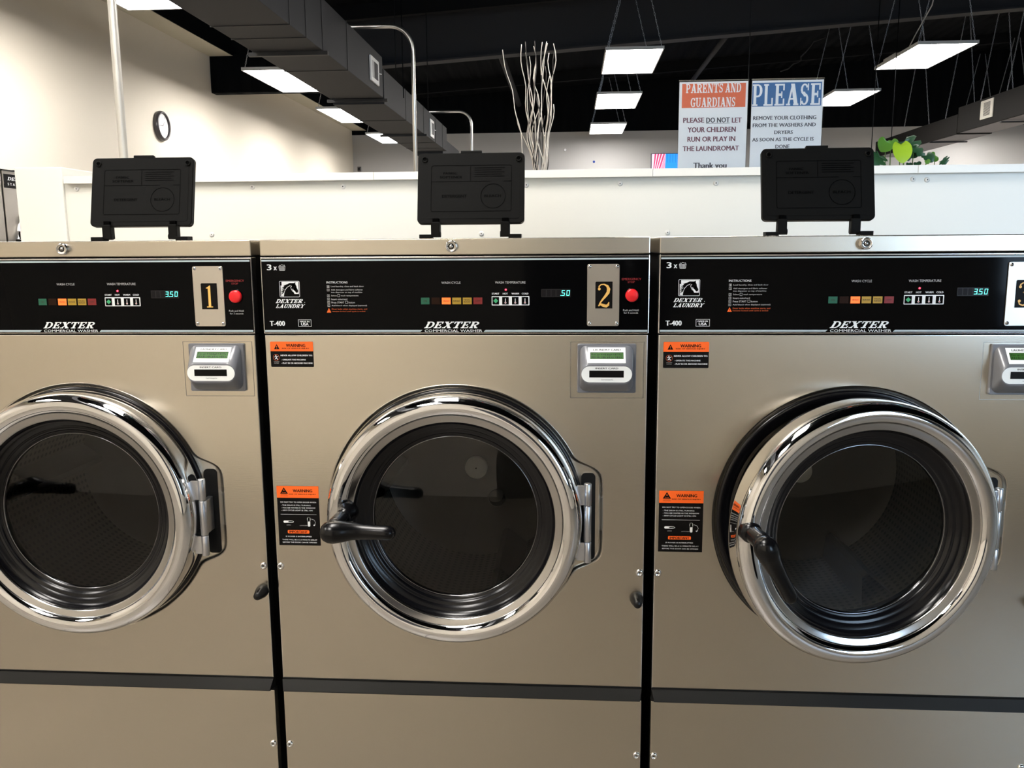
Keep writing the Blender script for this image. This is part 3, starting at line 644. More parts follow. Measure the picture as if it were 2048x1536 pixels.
def door_ring():
    mb = MB()
    prof = [(.214, -.001), (.2225, -.0015), (.2245, -.004), (.2250, -.012), (.2250, -.036), (.2246, -.044), (.2230, -.0505), (.2195, -.0565), (.2140, -.0610), (.2070, -.0628), (.2000, -.0622), (.1945, -.0596), (.1915, -.0560)]
    mb.lathe(prof, chrome, 0, CZ, 160)
    mb.lathe([(.1915, -.0560), (.1905, -.0535), (.1890, -.0530), (.1800, -.0512), (.1785, -.0505), (.1775, -.0485), (.1772, -.0400)], chrome_in, 0, CZ, 160)
    mb.lathe([(.214, -.001), (.180, -.001), (.176, -.010)], dark, 0, CZ, 96)
    mb.box(.2160, .2330, -.0335, -.0300, .812, .845, hinge_m, .0006); mb.box(.2160, .2330, -.0335, -.0300, .9130, .9480, hinge_m, .0006)
    return D3(mb)
def door_gasket():
    mb = MB(); mb.lathe([(.1774, -.0440), (.1750, -.0385), (.1700, -.0345), (.1660, -.0335), (.1630, -.0300), (.1600, -.0285), (.1560, -.0285), (.1545, -.0240), (.1510, -.0225), (.1485, -.0225), (.1470, -.0180)], rubber, 0, CZ, 128); return D3(mb)
def door_glass():
    mb = MB(); mb.lathe([(.1480, -.0175)]+[(.147*k/14, -.0175-.0035*(1-(k/14)**2)) for k in range(13, 0, -1)]+[(.0005, -.0210)], door_glass_m, 0, CZ, 96); return D3(mb)
def glass_rim():
    mb = MB(); mb.lathe([(.1482, -.0205), (.1474, -.0225), (.1462, -.0205), (.1456, -.0150)], mat('rim_dark', (.22, .22, .23), .15, 1), 0, CZ, 128); return D3(mb)
def handle(ang, px=-.1845, by=-.150, k=1.):
    def fn():
        mb = MB(); pz = .9020; bx, bz = px-.001, pz-.004
        mb.tube([(px, -.050, pz), (px, -.062, pz), (px, -.072, pz), (px, by+.055, pz)], [.0185, .0175, .0140, .0120], handle_m, 28)
        mb.tube([(px, by+.057, pz), (px, by+.054, pz), (px, by+.044, pz), (px, by+.020, pz), (px, by, bz)], [.0128, .0142, .0142, .0150, .0170], handle_m, 28)
        d = (cos(ang), sin(ang)); P = []; Rr = []
        for t, r in ((-.019, .004), (-.0175, .0100), (-.013, .0150), (-.006, .0182), (.002, .0190), (.014, .0178), (.030, .0152), (.050, .0128), (.070, .0120), (.084, .0122), (.093, .0118), (.099, .0092), (.1025, .0045), (.1035, .0006)):
            t *= k; P.append((bx+d[0]*t, by-.002+(.010 if t > .03 else .010*max(t, 0)/.03), bz+d[1]*t)); Rr.append(r)
        mb.tube(P, Rr, handle_m, 28)
        return D3(mb)
    return fn
def latch_tab():
    mb = MB(); mb.tube([(-.2000, -.004, .884), (-.2000, .012, .884)], .0085, dark, 16); return D3(mb)
def seal():
    mb = MB(); mb.lathe([(.2285, .0060), (.2275, .0030), (.2240, .0022), (.2120, .0024), (.2060, .0060), (.1980, .0100), (.1900, .0200), (.1850, .0400)], rubber, 0, CZ, 128); return mb
def drum():
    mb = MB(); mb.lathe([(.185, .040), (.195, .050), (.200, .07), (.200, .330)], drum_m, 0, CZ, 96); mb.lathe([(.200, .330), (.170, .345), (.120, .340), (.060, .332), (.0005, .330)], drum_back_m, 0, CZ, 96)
    for k in range(3):
        a = radians(55+120*k); c, s = cos(a), sin(a)
        for e in (-1, 1):
            p = lambda r, off, y: (r*c-off*s, y, CZ+r*s+off*c)
            mb.poly([p(.199, .030*e, .075), p(.199, .030*e, .325), p(.150, .006*e, .320), p(.150, .006*e, .085)], drum_back_m)
        mb.poly([p(.150, .006, .085), p(.150, .006, .320), p(.150, -.006, .320), p(.150, -.006, .085)], drum_back_m)
    return mb
def drum_hub():
    mb = MB(); mb.lathe([(.0245, .331), (.0245, .322), (.0225, .3195), (.0015, .3190)], hub_m, 0, CZ, 40); mb.lathe([(.0015, .3190), (.0013, .3215), (.0001, .3220)], dark, 0, CZ, 12); return mb
def drum_port():
    mb = MB(); mb.lathe([(.0200, .334), (.0195, .330), (.0175, .3290)], drum_back_m, .044, .814, 32); mb.lathe([(.0175, .3290), (.0170, .3350), (.0002, .3380)], dark, .044, .814, 32); return mb
# open soap box lid, built flat round its hinge line and leaned back
LS = lambda zx: (zx-991)/6825*1.0
LT = lambda zy: (1205-zy)/1010*.1455+.003
def soap_lid():
    mb = MB(); L0 = rr_loop(-.1090, .003, .1090, .1485, .0095, 8); L1 = rr_loop(-.1078, .0042, .1078, .1473, .0085, 8); k = lambda L, y: [(p[0], y, p[1]) for p in L]
    mb.loft([k(L1, .014), k(L0, .012), k(L0, .0016), k(L1, 0)], lidpl, sm=False, cap0=True, cap1=True)
    L2 = rr_loop(-.1000, .0125, .1000, .1405, .006, 8); mb.loft([k(L2, -.0002), k(L2, -.0006)], lidpl, sm=False, cap1=True)
    mb.box(-.0215, .0215, .002, .012, .1485, .1540, lidpl, .001)
    return mb
def lid_relief():
    mb = MB(); y = -.0009; g = .0010
    x0, x1, za, zb = LS(440), LS(1555), LT(1035), LT(378)
    P = rr_loop(x0, za, x1, zb, .004, 5); mb.strip(P+[P[0]], g, y, lidgr); zm = LT(608); mb.strip([(LS(987), zm), (LS(987), zb)], g, y, lidgr)
    mb.strip([(x0, zm), (LS(1260), zm)], g, y, lidgr); mb.strip([(LS(1450), zm), (x1, zm)], g, y, lidgr)
    cx, cz = LS(1303), LT(820); mb.strip([(cx+.0250*cos(a*pi/24), cz+.0250*sin(a*pi/24)) for a in range(49)], g*1.2, y, lidgr)
    mb.text('DETERGENT', LS(595), LT(838), LS(935), LT(798), y, lidgr, .02); mb.text('BLEACH', LS(1185), LT(836), LS(1412), LT(798), y, lidgr, .02)
    mb.text('FABRIC', LS(610), LT(505), LS(800), LT(472), y, lidgr, .02); mb.text('SOFTENER', LS(560), LT(562), LS(870), LT(526), y, lidgr, .02)
    for i, z in enumerate((415, 445, 475, 505, 535)): mb.rect(LS(1040), LT(z+5), LS(1460-(i % 2)*40), LT(z-3), y, lidgr)
    for xx in (345, 1655):
        mb.lathe([(.0064, -.0006), (.0060, -.0030), (.0040, -.0034), (.0034, -.0010)], lidpl, LS(xx), LT(288), 20); mb.lathe([(.0034, -.0012), (.0002, -.0012)], lidgr, LS(xx), LT(288), 12)
    return mb
def lid_hinge(sgn):
    def fn():
        mb = MB(); a, b = (.0615, .0800) if sgn > 0 else (-.0800, -.0615)
        mb.box(a, b, -.006, .012, -.0235, .006, lidpl, .002); mb.box(a+.003, b-.002, -.004, .006, .004, .0135, lidgr, .0015)
        a2, b2 = (.0780, .1035) if sgn > 0 else (-.1035, -.0780)
        mb.box(a2, b2, -.010, .016, -.0300, -.0190, lidpl, .001); mb.tube([(a-.001 if sgn > 0 else b+.001, 0, -.019), (a2 if sgn > 0 else b2, 0, -.019)], .006, lidpl, 14); return mb
    return fn

def make_washer(cx, label, num, price, hang, door_deg, port, hpos=()):
    t = thing('washing_machine', label, 'washing machine', (cx, 0, 0), 'front loading washers in a row')
    part('cabinet', 'cabinet', cabinet, t); part('front_panel', 'front_panel', front_panel, t); part('lower_panel', 'lower_panel', lower_panel, t)
    part('kick_strip', 'kick_lip', kick_lip, t); tp = part('top_panel', 'top_panel', top_panel, t); part('key_lock', 'key_lock', key_lock, tp)
    c = part('control_panel', 'console', console, t); part('panel_lettering', 'console_print', console_print, c); part('temperature_keypad', 'keypad', keypad, c)
    for i, (a, b, s, m) in enumerate(INDS): part('cycle_light', 'ind%d' % i, indicator(a, b, s, m), c)
    part('display', 'disp'+price, display(price), c); part('stop_button', 'stop', stop_button, c); part('indicator_lamp', 'lamp', led_lamp, c)
    p = part('number_plate', 'plate', number_plate, t); p['label'] = 'steel plate with a gold number on a black sticker'
    part('number_sticker', 'num%d' % num, number_sticker(num), p)
    for x in (.2358, .2816):
        for z in (1.2275, 1.3237): part('screw', 'small_screw', small_screw, p, (x, -.0050, z))
    rd = part('card_reader', 'reader', reader_body, t); part('reader_label', 'reader_label', reader_label, rd); part('reader_screen', 'reader_screen', reader_screen, rd); part('mounting_plate', 'reader_gasket', reader_gasket, rd)
    part('warning_sticker', 'sticker_top', sticker_top, t); part('warning_sticker', 'sticker_low', sticker_low, t)
    for x in (-.3292, .3285):
        for z in (.7785, .4217): part('screw', 'chrome_screw', screw_chrome, t, (x, 0, z))
    part('knob', 'knob', knob, t, (.3240, 0, .7300))
    hg = part('hinge', 'hinge_pin', hinge_pin, t); part('hinge_slot', 'hinge_slot', hinge_static, hg); part('door_seal', 'seal', seal, t)
    d = part('door', 'door_ring', door_ring, t, (HX, HY, 0)); d.rotation_euler = (0, 0, radians(door_deg)); d['label'] = 'chrome ring door with round window'
    part('gasket', 'door_gasket', door_gasket, d); part('door_glass', 'door_glass', door_glass, d); part('glass_rim', 'glass_rim', glass_rim, d)
    part('handle', 'handle%d' % int(hang), handle(radians(hang), *hpos), d)
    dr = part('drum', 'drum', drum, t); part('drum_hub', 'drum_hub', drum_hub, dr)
    if port: part('drum_port', 'drum_port', drum_port, dr)
    l = part('soap_box_lid', 'soap_lid', soap_lid, t, (0, .2775, 1.4025)); l.rotation_euler = (radians(-13), 0, 0); part('lid_relief', 'lid_relief', lid_relief, l)
    part('lid_hinge', 'lhl', lid_hinge(-1), t, (0, .2775, 1.4025)); part('lid_hinge', 'lhr', lid_hinge(1), t, (0, .2775, 1.4025))
    return t
make_washer(-.894, 'stainless washing machine bearing the gold number 1 plate, cut off by the left edge', 1, '---350', -2, 0, False)
make_washer(-.204, 'stainless washing machine bearing the gold number 2 plate, door shut and handle level', 2, '----50', -2, 0, True)
make_washer(.486, 'stainless washing machine with its round door ajar and handle hanging down', 3, '---350', -61, 9.5, False, (-.2065, -.124, 1.03))

# ------------------------------------------------------------------ suspended light panels
def chain_mesh(p0, p1, m, mb=None):
    mb = mb or MB(); a, b = Vector(p0), Vector(p1); L = (b-a).length; n = max(2, int(L/.034)); t = (b-a)/L
    s = t.cross(Vector((0, 1, .3))).normalized(); q = t.cross(s)
    for k in range(n):
        c = a+t*(L*(k+.5)/n); e = s if k % 2 else q; h = .020; w = .0075
        pts = [c+t*h*cos(x)+e*w*sin(x) for x in [2*pi*i/8 for i in range(8)]]; f = t.cross(e)
        loop1 = [p+f*.0022 for p in pts]; loop2 = [p-f*.0022 for p in pts]; loop3 = [c+(p-c)*.62-f*.0022 for p in pts]; loop4 = [c+(p-c)*.62+f*.0022 for p in pts]
        mb.loft([loop1, loop2, loop3, loop4, loop1], m, True, False)
    return mb
LZ = 3.29; PW, PL = .585, 1.24
def lp_frame():
    mb = MB(); w = .012
    mb.box(0, PW, 0, w, 0, .03, led_frame); mb.box(0, PW, PL-w, PL, 0, .03, led_frame); mb.box(0, w, w, PL-w, 0, .03, led_frame); mb.box(PW-w, PW, w, PL-w, 0, .03, led_frame); mb.box(w, PW-w, w, PL-w, .022, .03, led_frame)
    return mb
def lp_diff(): mb = MB(); mb.box(.011, PW-.011, .011, PL-.011, .004, .016, led_diff); return mb
def lp_driver(): mb = MB(); mb.box(.03, .13, .70, 1.05, .03, .07, led_frame, .004); return mb
def light(x, y, label, group, LZ=LZ):
    t = thing('ceiling_light', label, 'ceiling light', (x, y, LZ), group)
    part('frame', 'lpf', lp_frame, t); part('diffuser', 'lpd', lp_diff, t); part('driver_box', 'lpdr', lp_driver, t)
    top = min(roofz(x)-LZ-.0, 1.2)
    for yy in (.05, PL-.05):
        for xx in (.02, PW-.02):
            key = 'chain%.3f_%.2f_%.2f' % (xx, yy, round(top, 2)); part('chain', key, lambda: chain_mesh((xx, yy, .03), (PW/2+(-.04 if xx < .3 else .04), yy, round(top, 2)), chain_m), t)
    return t
GL, GC, GR = 'light panels along the left wall', 'light panels down the middle of the room', 'light panels on the right side'
light(-3.257, 3.74, 'glowing ceiling panel cut off by the top left picture edge', GL, 3.085)
light(-3.257, 7.18, 'glowing white ceiling panel in front of the black crosswise header', GL, 3.085)
light(-3.24, 9.63, 'glowing white ceiling panel by the left wall, third from the near end', GL, 3.085)
light(-3.20, 12.12, 'glowing white ceiling panel farthest along the left wall row', GL, 3.085)
light(.335, 7.60, 'largest and highest glowing panel of the middle row, right of the bare branches', GC)
light(.325, 10.16, 'middle one of the three glowing panels stacked in view right of the branches', GC)
light(.305, 12.98, 'lowest and smallest glowing panel right of the bare branches', GC)
light(3.40, 7.66, 'large glowing panel at the upper right with a pale cable', GR)
light(3.37, 10.28, 'glowing panel partly hidden by the sign that reads PLEASE', GR)
for yy, w in ((7.66, 'nearest'), (10.28, 'middle'), (12.98, 'farthest')): light(6.6, yy, w+' ceiling panel of the row hidden behind the right duct', 'light panels by the right wall')
light(-3.257, 1.3, 'ceiling panel by the left wall beside the washers, outside the picture', 'light panels behind the camera')
light(-3.257, -2.2, 'ceiling panel by the left wall near the street wall, outside the picture', 'light panels behind the camera')
light(-1.5, -2.7, 'ceiling panel over the front aisle left of the windows, outside the picture', 'light panels behind the camera')
light(-.9, -.9, 'added ceiling panel above the row of washers, brightening the half wall, outside the picture', 'light panels behind the camera')  # extra lamp, added overhead to brighten the half wall
light(.335, 2.2, 'ceiling panel over the half wall behind the washers, outside the picture', 'light panels behind the camera')

# ------------------------------------------------------------------ ducts
t = thing('air_duct', 'long charcoal rectangular duct running back above the left aisle', 'duct', (-1.7, 0, 2.5))
def D0(mb): return mb.xform(lambda v: (v[0]+1.7, v[1], v[2]-2.5))
SEC = [(-3.3, 5.56, -1.93, -1.50, 2.53, 2.84), (5.60, 9.12, -1.92, -1.50, 2.49, 2.76)]
for a, b, x0, x1, z0, z1 in SEC:
    mb = MB(); mb.box(x0, x1, a, b, z0, z1, duct_m, .004); obj('duct_section', D0(mb), t)
mb = MB(); mb.box(-1.88, -1.55, 9.12, 10.65, 2.45, 2.655, duct_m, .004); obj('duct_section', D0(mb), t)
for y in (-2.2, -.9, .4, 1.7, 3.24, 3.53, 3.86, 4.45, 6.5, 7.46, 8.22, 8.75):
    s = SEC[0] if y < 5.5 else SEC[1]; mb = MB(); e = .004; w = .006
    mb.box(s[2]-e, s[3]+e, y, y+w, s[4]-e, s[5]+e, duct_d); obj('seam', D0(mb), t)
for y, s in ((3.86, SEC[0]), (5.57, SEC[0]), (7.46, SEC[1])):
    mb = MB(); mb.box(s[2]-.03, s[3]+.03, y, y+.03, s[4]-.025, s[4]-.003, duct_d); obj('support_bar', D0(mb), t)
for y0, y1, z0, z1, x in ((5.10, 5.37, 2.585, 2.765, -1.50), (7.83, 8.07, 2.51, 2.69, -1.50)):
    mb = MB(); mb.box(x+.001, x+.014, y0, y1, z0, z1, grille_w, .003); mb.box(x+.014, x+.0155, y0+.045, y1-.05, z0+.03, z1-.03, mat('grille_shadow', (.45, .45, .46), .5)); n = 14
    for k in range(n): z = z0+.034+(z1-z0-.068)*k/(n-1); mb.box(x+.015, x+.019, y0+.10, y1-.055, z-.0025, z+.0018, duct_d)
    mb.tube([(x+.015, y1-.02, (z0+z1)/2), (x+.03, y1+.005, (z0+z1)/2)], .004, grille_w, 6); obj('vent_grille', D0(mb), t)
for y in (6.2, 7.9): mb = MB(); mb.tube([(-1.52, y, 2.76), (-1.52, y, 4.15)], .004, beam_c, 6); obj('hanger_rod', D0(mb), t)

t = thing('air_duct', 'dark duct along the right wall, ending behind the potted plant', 'duct', (5.2, 0, 2.75))
def D1(mb): return mb.xform(lambda v: (v[0]-5.2, v[1], v[2]-2.75))
mb = MB(); mb.box(5.0, 5.45, 10.45, 13.5, 2.755, 3.005, rduct_m, .004); mb.box(5.02, 5.43, 10.5, 13.45, 2.7515, 2.7545, duct_u); obj('duct_section', D1(mb), t)
mb = MB(); mb.box(5.0, 5.45, 2.0, 10.44, 2.765, 3.085, rduct_m, .004); mb.box(5.02, 5.43, 2.05, 10.40, 2.7615, 2.7645, duct_u); obj('duct_section', D1(mb), t)
mb = MB(); x = 4.999; mb.box(x-.013, x, 9.48, 9.79, 2.838, 3.056, mat('grille_cream', (.62, .60, .52), .5), .003)
for k in range(12): z = 2.875+.145*k/11; mb.box(x-.017, x-.013, 9.54, 9.70, z-.0030, z+.0030, duct_d)
obj('vent_grille', D1(mb), t)
for y in (11.2, 9.2): mb = MB(); mb.box(4.97, 5.47, y, y+.03, 2.730, 2.748, duct_d); obj('support_bar', D1(mb), t)
for y, zt in ((10.9, 4.3), (9.9, 4.3), (9.25, 4.3), (12.4, 4.3)):
    zz = 3.09 if y < 10.44 else 3.01
    for x in (5.03, 5.42): mb = chain_mesh((x, y, zz), (5.225, y, roofz(5.2)-.02), chain_m); obj('hanger_chain', D1(mb), t)

# ------------------------------------------------------------------ conduits
def conduit(label, x, y, ztop, bend, xend, m):
    mb = MB(); P = [(x, y, 0)]
    if bend:
        P.append((x, y, ztop-bend-.1)); P += [(x-bend+bend*cos(a), y, ztop-bend+bend*sin(a)) for a in [pi/2*k/10 for k in range(11)]]; P.append((xend, y, ztop))
    else: P += [(x, y, 2), (x, y, ztop)]
    mb.tube(P, .0145, m, 16); o = obj('conduit', mb); tag(o, label, 'pipe', 'upright metal conduits'); return o
conduit('straight metal conduit rising behind washer 1, nearest of the upright pipes', -1.556, 1.50, 4.05, 0, 0, conduit_w)
conduit('tall metal conduit bending left over the duct, just left of the middle soap lid', -1.100, 4.7, 2.863, .16, -1.72, conduit_m)
conduit('farthest conduit, small and bending left just above the middle soap lid', -1.095, 8.2, 2.812, .14, -1.72, conduit_m)

# ------------------------------------------------------------------ signs on the half wall
def sign(label, x0, x1, y, art):
    zb = 1.583; zt = 1.846; t = thing('sign_holder', label, 'sign', ((x0+x1)/2, y, zb)); cx = (x0+x1)/2
    F = lambda mb: mb.xform(lambda v: (v[0]-cx, v[1]-y, v[2]-zb))
    mb = MB(); mb.box(x0, x1, y-.004, y-.002, zb, zt, acrylic); mb.box(x0, x1, y+.002, y+.004, zb, zt, acrylic); mb.box(x0, x1, y-.004, y+.004, zt-.002, zt, acrylic)
    mb.box(x0, x1, y-.035, y+.045, zb, zb+.003, acrylic); obj('acrylic_frame', F(mb), t)
    mb = MB(); mb.box(x0+.002, x1-.002, y-.0012, y+.0012, zb+.004, zt-.005, paper); art(mb, y-.0014); obj('printed_sheet', F(mb), t)
    return t
sx = lambda zx: .321+((1340+zx/5.689)-1358)*.001479
sz = lambda zy: 1.845-((150+zy/5.689)-162)*.001462
def art1(mb, y):
    mb.rect(sx(140), sz(375), sx(866), sz(104), y, paper_red); y2 = y-.0002
    mb.slab('PARENTS', sx(185), sz(208), sx(608), sz(106), y2, paper, 0, .8); mb.slab('AND', sx(632), sz(208), sx(812), sz(106), y2, paper, 0, .8); mb.slab('GUARDIANS', sx(240), sz(368), sx(752), sz(262), y2, paper, 0, .8)
    mb.text('PLEASE', sx(163), sz(543), sx(400), sz(487), y, ink_m, .02); mb.text('DO NOT', sx(427), sz(547), sx(692), sz(488), y, ink_g, .02); mb.text('LET', sx(720), sz(549), sx(828), sz(494), y, ink_m, .02); mb.rect(sx(424), sz(556), sx(694), sz(551), y, ink_g)
    mb.text('YOUR CHILDREN', sx(217), sz(654), sx(765), sz(595), y, ink_m, .02); mb.text('RUN OR PLAY IN', sx(217), sz(760), sx(762), sz(703), y, ink_m, .02); mb.text('THE LAUNDROMAT', sx(165), sz(867), sx(808), sz(811), y, ink_m, .02)
    mb.text('Thank you', sx(293), sz(1088), sx(672), sz(1002), y, ink_g, .02)
def art2(mb, y):
    mb.rect(sx(940), sz(374), sx(1722), sz(108), y, paper_blue); mb.slab('PLEASE', sx(944), sz(366), sx(1714), sz(124), y-.0002, paper, 0, .6)
    for t, a, b, c, d in (('REMOVE YOUR CLOTHING', 962, 1673, 482, 526), ('FROM THE WASHERS AND', 960, 1672, 564, 606), ('DRYERS', 1207, 1417, 647, 687), ('AS SOON AS THE CYCLE IS', 960, 1655, 727, 768), ('DONE', 1227, 1385, 808, 850)):
        mb.text(t, sx(a), sz(d), sx(b), sz(c), y, ink_g, .02)
sign('upright notice with orange heading PARENTS AND GUARDIANS standing on the half wall', .321, .528, 1.24, art1)
sign('upright notice with blue heading PLEASE standing behind the right soap lid', .536, .749, 1.24, art2)

# ------------------------------------------------------------------ willow branches in a floor vase
t = thing('branch_arrangement', 'tall bunch of bare pale curly branches behind the middle of the half wall', 'branches', (-.17, 3.0, 0))
mb = MB(); mb.lathez([(.0005, 0), (.09, 0), (.11, .03), (.13, .30), (.10, .65), (.065, .80), (.06, .86), (.07, .90), (.062, .895), (.052, .85), (.09, .6), (.0005, .55)], pot_m, n=32); obj('floor_vase', mb, t)
tips = [(-.333, 2.325, 0), (-.252, 2.357, 0), (-.236, 2.318, 0), (-.195, 2.355, 0), (-.172, 2.35, 1), (-.150, 2.37, 0), (-.130, 2.345, 0), (-.128, 2.345, 0), (-.0935, 2.362, 0), (-.088, 2.30, 0), (-.075, 2.31, 1), (-.222, 2.28, 0), (-.148, 2.25, 1), (-.235, 2.36, 1), (-.175, 2.10, 0), (-.16, 2.2, 1), (-.20, 2.15, 0), (-.12, 2.2, 0)]
rnd = random.Random(3)
for tx, tz, dk in tips+[(-.26, 2.0, 0), (-.09, 2.05, 0), (-.19, 2.26, 0), (-.14, 2.0, 1), (-.21, 1.98, 1)]:
    bx = -.165+rnd.uniform(-.030, .030); dy = rnd.uniform(-.07, .07); P = []; Rr = []
    wob = [(rnd.uniform(.006, .017)/(1+k*.55), rnd.uniform(6, 10)*(1+k*.8), rnd.uniform(0, 6.28)) for k in range(4)]
    mid = -.165+(tx+.165)*rnd.uniform(.35, .75)+rnd.uniform(-.012, .012)
    for k in range(44):
        s = k/43; z = .62+(tz-.62)*s; e = min(1, max(0, (z-1.45)/(tz-1.45)))
        x = bx*(1-e)**2+mid*2*e*(1-e)+tx*e*e; w = sum(a*sin(f*z*1.0+p) for a, f, p in wob)*min(1, s*2)
        yy = dy*s+sum(a*cos(f*z+p*1.7) for a, f, p in wob); P.append((x+.17+w, yy, z)); Rr.append(.0048*(1-.55*s))
    mb = MB(); mb.tube(P, Rr, branch_d if dk else branch_m, 6); obj('branch', mb, t)

# ------------------------------------------------------------------ leafy plant
t = thing('potted_monstera', 'green split leaf plant behind the half wall, right of the right soap lid', 'plant', (2.22, 4.5, 0))
mb = MB(); mb.lathez([(.0005, 0), (.16, 0), (.18, .02), (.22, .55), (.23, .60), (.215, .60), (.20, .52)], pot_m, n=32); mb.lathez([(.20, .53), (.0005, .55)], soil, n=32); obj('pot', mb, t)
def leaf(c, w, h, ang, m, tilt=.3, split=False, bend=.25, yaw=0.):
    # heart outline, tip down, then turned by ang
    cx, cz = c; n = 28; out = []
    for k in range(n):
        a = 2*pi*k/n; r = 1-.42*cos(a)**8*(1 if cos(a) > 0 else 0)-.0
        x = .5*sin(a)*(1+.15*cos(a)); z = .5*cos(a)
        if cos(a) > 0: z *= 1-.55*math.exp(-(sin(a)/.28)**2)
        if cos(a) < 0: x *= (1-.35*cos(a)**4)
        if split and k % 3 == 0 and abs(sin(a)) > .35: x *= .52
        out.append((x, z))
    mb = MB(); ca, sa = cos(ang), sin(ang); cy, sy = cos(yaw), sin(yaw)
    def P(x, z, th=0):
        X, Z = x*w, z*h; Y = -bend*abs(X)+tilt*Z+bend*1.2*(Z*Z)/h+th; X, Y = X*cy-Y*sy, X*sy+Y*cy
        return (cx-2.25+X*ca-Z*sa, Y, cz+X*sa+Z*ca)
    for th in (0, .0012):
        mid = mb.vs([P(0, .30-.78*i/6, th) for i in range(7)]); o = mb.vs([P(x, z, th) for x, z in out]); zs = [.30-.78*i/6 for i in range(7)]
        near = [min(range(7), key=lambda q: abs(zs[q]-out[k][1])) for k in range(n)]
        for k in range(n):
            j = (k+1) % n; a, b = near[k], near[j]
            if a == b: mb.face((mid[a], o[k], o[j]), m, True)
            else: mb.face((mid[a], o[k], o[j], mid[b]), m, True)
    mb.strip
    return mb, P(0, .28)
LV = [((2.160, 1.945), .122, .155, .05, leaf_b, False, -.10), ((2.118, 2.008), .110, .105, -.5, leaf_g, False, .10), ((2.262, 1.985), .150, .165, .60, leaf_d, True, .05), ((2.178, 2.018), .07, .07, .3, leaf_g, False, .12),
      ((2.045, 1.905), .125, .105, -.6, leaf_d, True, .0), ((2.362, 1.908), .065, .075, .7, leaf_d, False, -.03), ((2.418, 1.918), .070, .060, -.9, leaf_g, False, .04), ((2.462, 1.885), .080, .045, .8, leaf_d, True, -.02),
      ((2.255, 1.872), .04, .03, 0, leaf_d, False, .02), ((2.300, 1.873), .05, .035, .2, leaf_d, False, .0), ((2.345, 1.882), .035, .035, .4, leaf_g, False, -.05), ((2.235, 1.950), .07, .12, .2, leaf_d, False, .02), ((2.30, 1.955), .06, .12, .75, leaf_d, True, .0)]
for c, w, h, a, m, sp, yy in LV:
    mb, base = leaf(c, w, h, a, m, split=sp); mb.xform(lambda v: (v[0], v[1]+yy, v[2])); lf = obj('leaf', mb, t)
    mb = MB(); b = (base[0], base[1]+yy, base[2]); mb.tube([(b[0]*.15, yy*.3, .5), (b[0]*.7, yy*.7+.03, (b[2]+.5)*.5), (b[0]*1.0, yy+.02, b[2]-.10), b], [.006, .005, .0035, .002], stem_m, 7); obj('stem', mb, t)

# ------------------------------------------------------------------ wall clock
t = thing('wall_clock', 'round wall clock with dark rim on the left wall', 'clock', (XL, 7.135, 2.563))
def CL(mb): return mb.xform(lambda v: (-v[1], v[0], v[2]))    # built facing -y, turned to face +x
mb = MB(); mb.lathe([(.142, -.001), (.146, -.02), (.140, -.042), (.130, -.050), (.120, -.048), (.117, -.036)], clock_f, 0, 0, 48); mb.lathe([(.142, -.001), (.001, -.001)], clock_f, 0, 0, 48); obj('rim', CL(mb), t)
mb = MB(); mb.lathe([(.118, -.030), (.001, -.030)], clock_w, 0, 0, 48)
for k in range(12):
    a = pi/2-k*pi/6; s = str(k or 12); c = (.095*cos(a), .095*sin(a)); mb.text(s, c[0]-.008*len(s)*.6, c[1]-.009, c[0]+.008*len(s)*.6, c[1]+.009, -.0305, ink_g)
obj('dial', CL(mb), t)
for L_, a in ((.055, radians(52)), (.088, radians(182))): mb = MB(); mb.strip([(0, 0), (L_*cos(a), L_*sin(a))], [.008, .004], -.033, clock_f); mb.strip([(0, 0), (L_*cos(a), L_*sin(a))], [.008, .004], -.0325, clock_f); obj('clock_hand', CL(mb), t)

# ------------------------------------------------------------------ television on the back wall
t = thing('television', 'wall television showing pink stripes and blue, half hidden by the left notice', 'television', (2.0, YB, 2.7))
def TV(mb): return mb.xform(lambda v: (v[0]-2.0, v[1], v[2]-2.7))
mb = MB(); mb.box(1.45, 2.62, -.07, -.012, 2.35, 3.005, tv_b, .006); mb.box(1.85, 2.2, -.012, -.0005, 2.5, 2.8, tv_b); obj('casing', TV(mb), t)
mb = MB(); y = -.0712; mb.rect(1.465, 2.365, 2.605, 2.995, y, tv_s[0])
mb.flat([(1.465, 2.365), (1.700, 2.365), (1.715, 2.995), (1.465, 2.995)], y-.001, tv_s[2])
for k in range(9):
    x = 1.465+k*.052-.14; P = [(x, 2.365), (x+.026, 2.365), (x+.22, 2.995), (x+.19, 2.995)]
    P = [(min(max(a, 1.465), 1.708), b) for a, b in P]
    mb.flat(P, y-.002, tv_s[1])
for k in range(7): x = 1.74+k*.05; mb.rect(x, 2.84, x+.010, 2.99, y-.001, tv_s[3])
obj('screen', TV(mb), t)

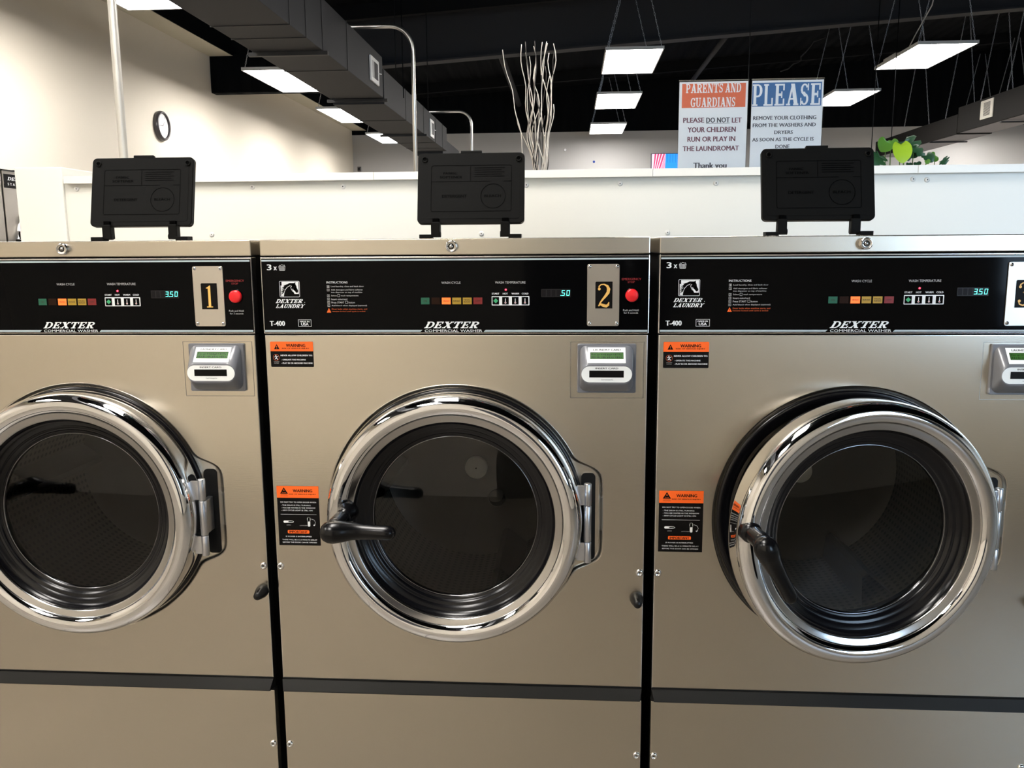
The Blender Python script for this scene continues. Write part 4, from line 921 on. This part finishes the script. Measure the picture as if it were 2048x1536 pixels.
# ------------------------------------------------------------------ stacked dryers on the left
def dryer(y0, y1, zt, label, txt):
    XF = -3.4; t = thing('stack_dryer', label, 'dryer', (XF, y0, 0), 'stacked dryers along the left wall'); w = y1-y0
    Fx = lambda mb: mb.xform(lambda v: (-v[1], v[0], v[2]))
    mb = MB(); mb.box(.002, w-.002, .01, .68, 0, zt, blackpl, .004); obj('cabinet', Fx(mb), t)
    mb = MB(); mb.box(.004, w-.004, -.004, .01, .10, zt-.006, plate_steel, .003); mb.box(0, w, -.01, .012, zt-.008, zt, blackpl); mb.box(.004, w-.004, -.0055, -.004, zt-.085, zt-.03, plate_steel); obj('front_panel', Fx(mb), t)
    mb = MB(); mb.box(.012, min(.40, w-.02), -.006, -.003, zt-.108, zt-.026, black_st)
    if txt: mb.slab('DEXTER', .045, zt-.062, .265, zt-.042, -.0064, white_pr, .5, .9); mb.text('S T A C K', .045, zt-.092, .17, zt-.077, -.0064, white_pr, .02)
    obj('control_panel', Fx(mb), t)
    for zc in (1.38, .62):
        mb = MB(); rr = min(.27, w/2-.03); mb.lathe([(rr, -.004), (rr, -.02), (rr-.02, -.045), (rr-.05, -.045), (rr-.065, -.02)], chrome, w/2+.02, zc, 48); mb.lathe([(rr-.065, -.02), (.001, -.012)], door_glass_m, w/2+.02, zc, 48)
        mb.lathe([(rr-.06, -.008), (.001, -.006)], drum_back_m, w/2+.02, zc, 48); d = obj('door', Fx(mb), t)
        mb = MB(); mb.box(.045, .065, -.07, -.02, zc-.06, zc+.04, blackpl, .006); obj('handle', Fx(mb), d)
    return t
dryer(2.76, 3.555, 1.833, 'steel dryer at the left picture edge, nearest of the dryer row', False)
dryer(3.565, 4.21, 1.833, 'steel dryer with black name panel seen left of the white end post', True)
dryer(4.215, 4.99, 1.886, 'steel dryer whose top shows between the white end post and the left soap lid', False)

# ------------------------------------------------------------------ small fittings
mb = MB(); mb.box(-.03, .03, -.05, 0, -.045, .045, clock_f, .006); mb.lathe([(.020, -.05), (.018, -.07), (.001, -.074)], blackpl, 0, 0, 16)
o = obj('wall_sensor', mb, None, (-3.98, YB, 2.80)); tag(o, 'small dark sensor low in the far left wall corner', 'sensor')
mb = MB(); mb.lathe([(.030, 0), (.030, -.006), (.022, -.008)], wall_g, n=20); mb.lathe([(.022, -.004), (.001, -.004)], paper, n=20); o = obj('wall_ring', mb, None, (-.121, YB, 3.10)); tag(o, 'small round pale fitting on the back wall right of the branches', 'wall fitting')
mb = MB(); mb.lathe([(.022, 0), (.020, -.01), (.001, -.014)], mat('blue_dot', (.02, .06, .35), .5), n=20); o = obj('wall_spot', mb, None, (.412, YB, 2.88)); tag(o, 'tiny blue round spot on the back wall left of the television', 'wall fitting')
for x, y, zt, zb, lab in ((1.834, 8.0, roofz(1.834), 0, 'thin grey rod hanging between the two upright notices'), (3.19, 8.2, roofz(3.19), 0, 'thin dark rod in front of the back wall, left of the plant'), (3.39, 8.2, roofz(3.39), 0, 'thin dark rod in front of the back wall, just above the plant'), (-1.42, 6.0, roofz(-1.42), 2.6, 'thin dark rod dropping beside the left duct')):
    mb = MB(); mb.tube([(x, y, zb), (x, y, zt)], .0045, beam_f if 'grey' in lab else black_c, 8); o = obj('hanging_rod', mb); tag(o, lab, 'rod', 'thin rods reaching up to the roof')
mb = MB(); P = [(3.52, 8.3, 3.33), (3.56, 8.2, 3.48), (3.66, 8.05, 3.75), (3.69, 7.95, 4.1), (3.69, 7.92, roofz(3.69)-.09)]; mb.tube(P, .006, conduit_w, 8); o = obj('power_cable', mb); tag(o, 'pale cable curving up from the large right ceiling panel', 'cable')
mb = MB(); P = [(3.70, 12.0, 4.34), (3.61, 12.0, 4.305), (3.53, 12.0, 4.275), (3.43, 12.0, 4.145), (3.355, 12.0, 4.07), (3.36, 12.0, 4.02), (3.30, 12.0, 3.985), (3.245, 12.0, 3.97), (3.18, 12.0, 3.905), (3.07, 12.0, 3.87)]; mb.tube(P, .009, beam_f, 8); o = obj('roof_cable', mb); tag(o, 'kinked cable under the dark roof above the notice with blue heading', 'cable')
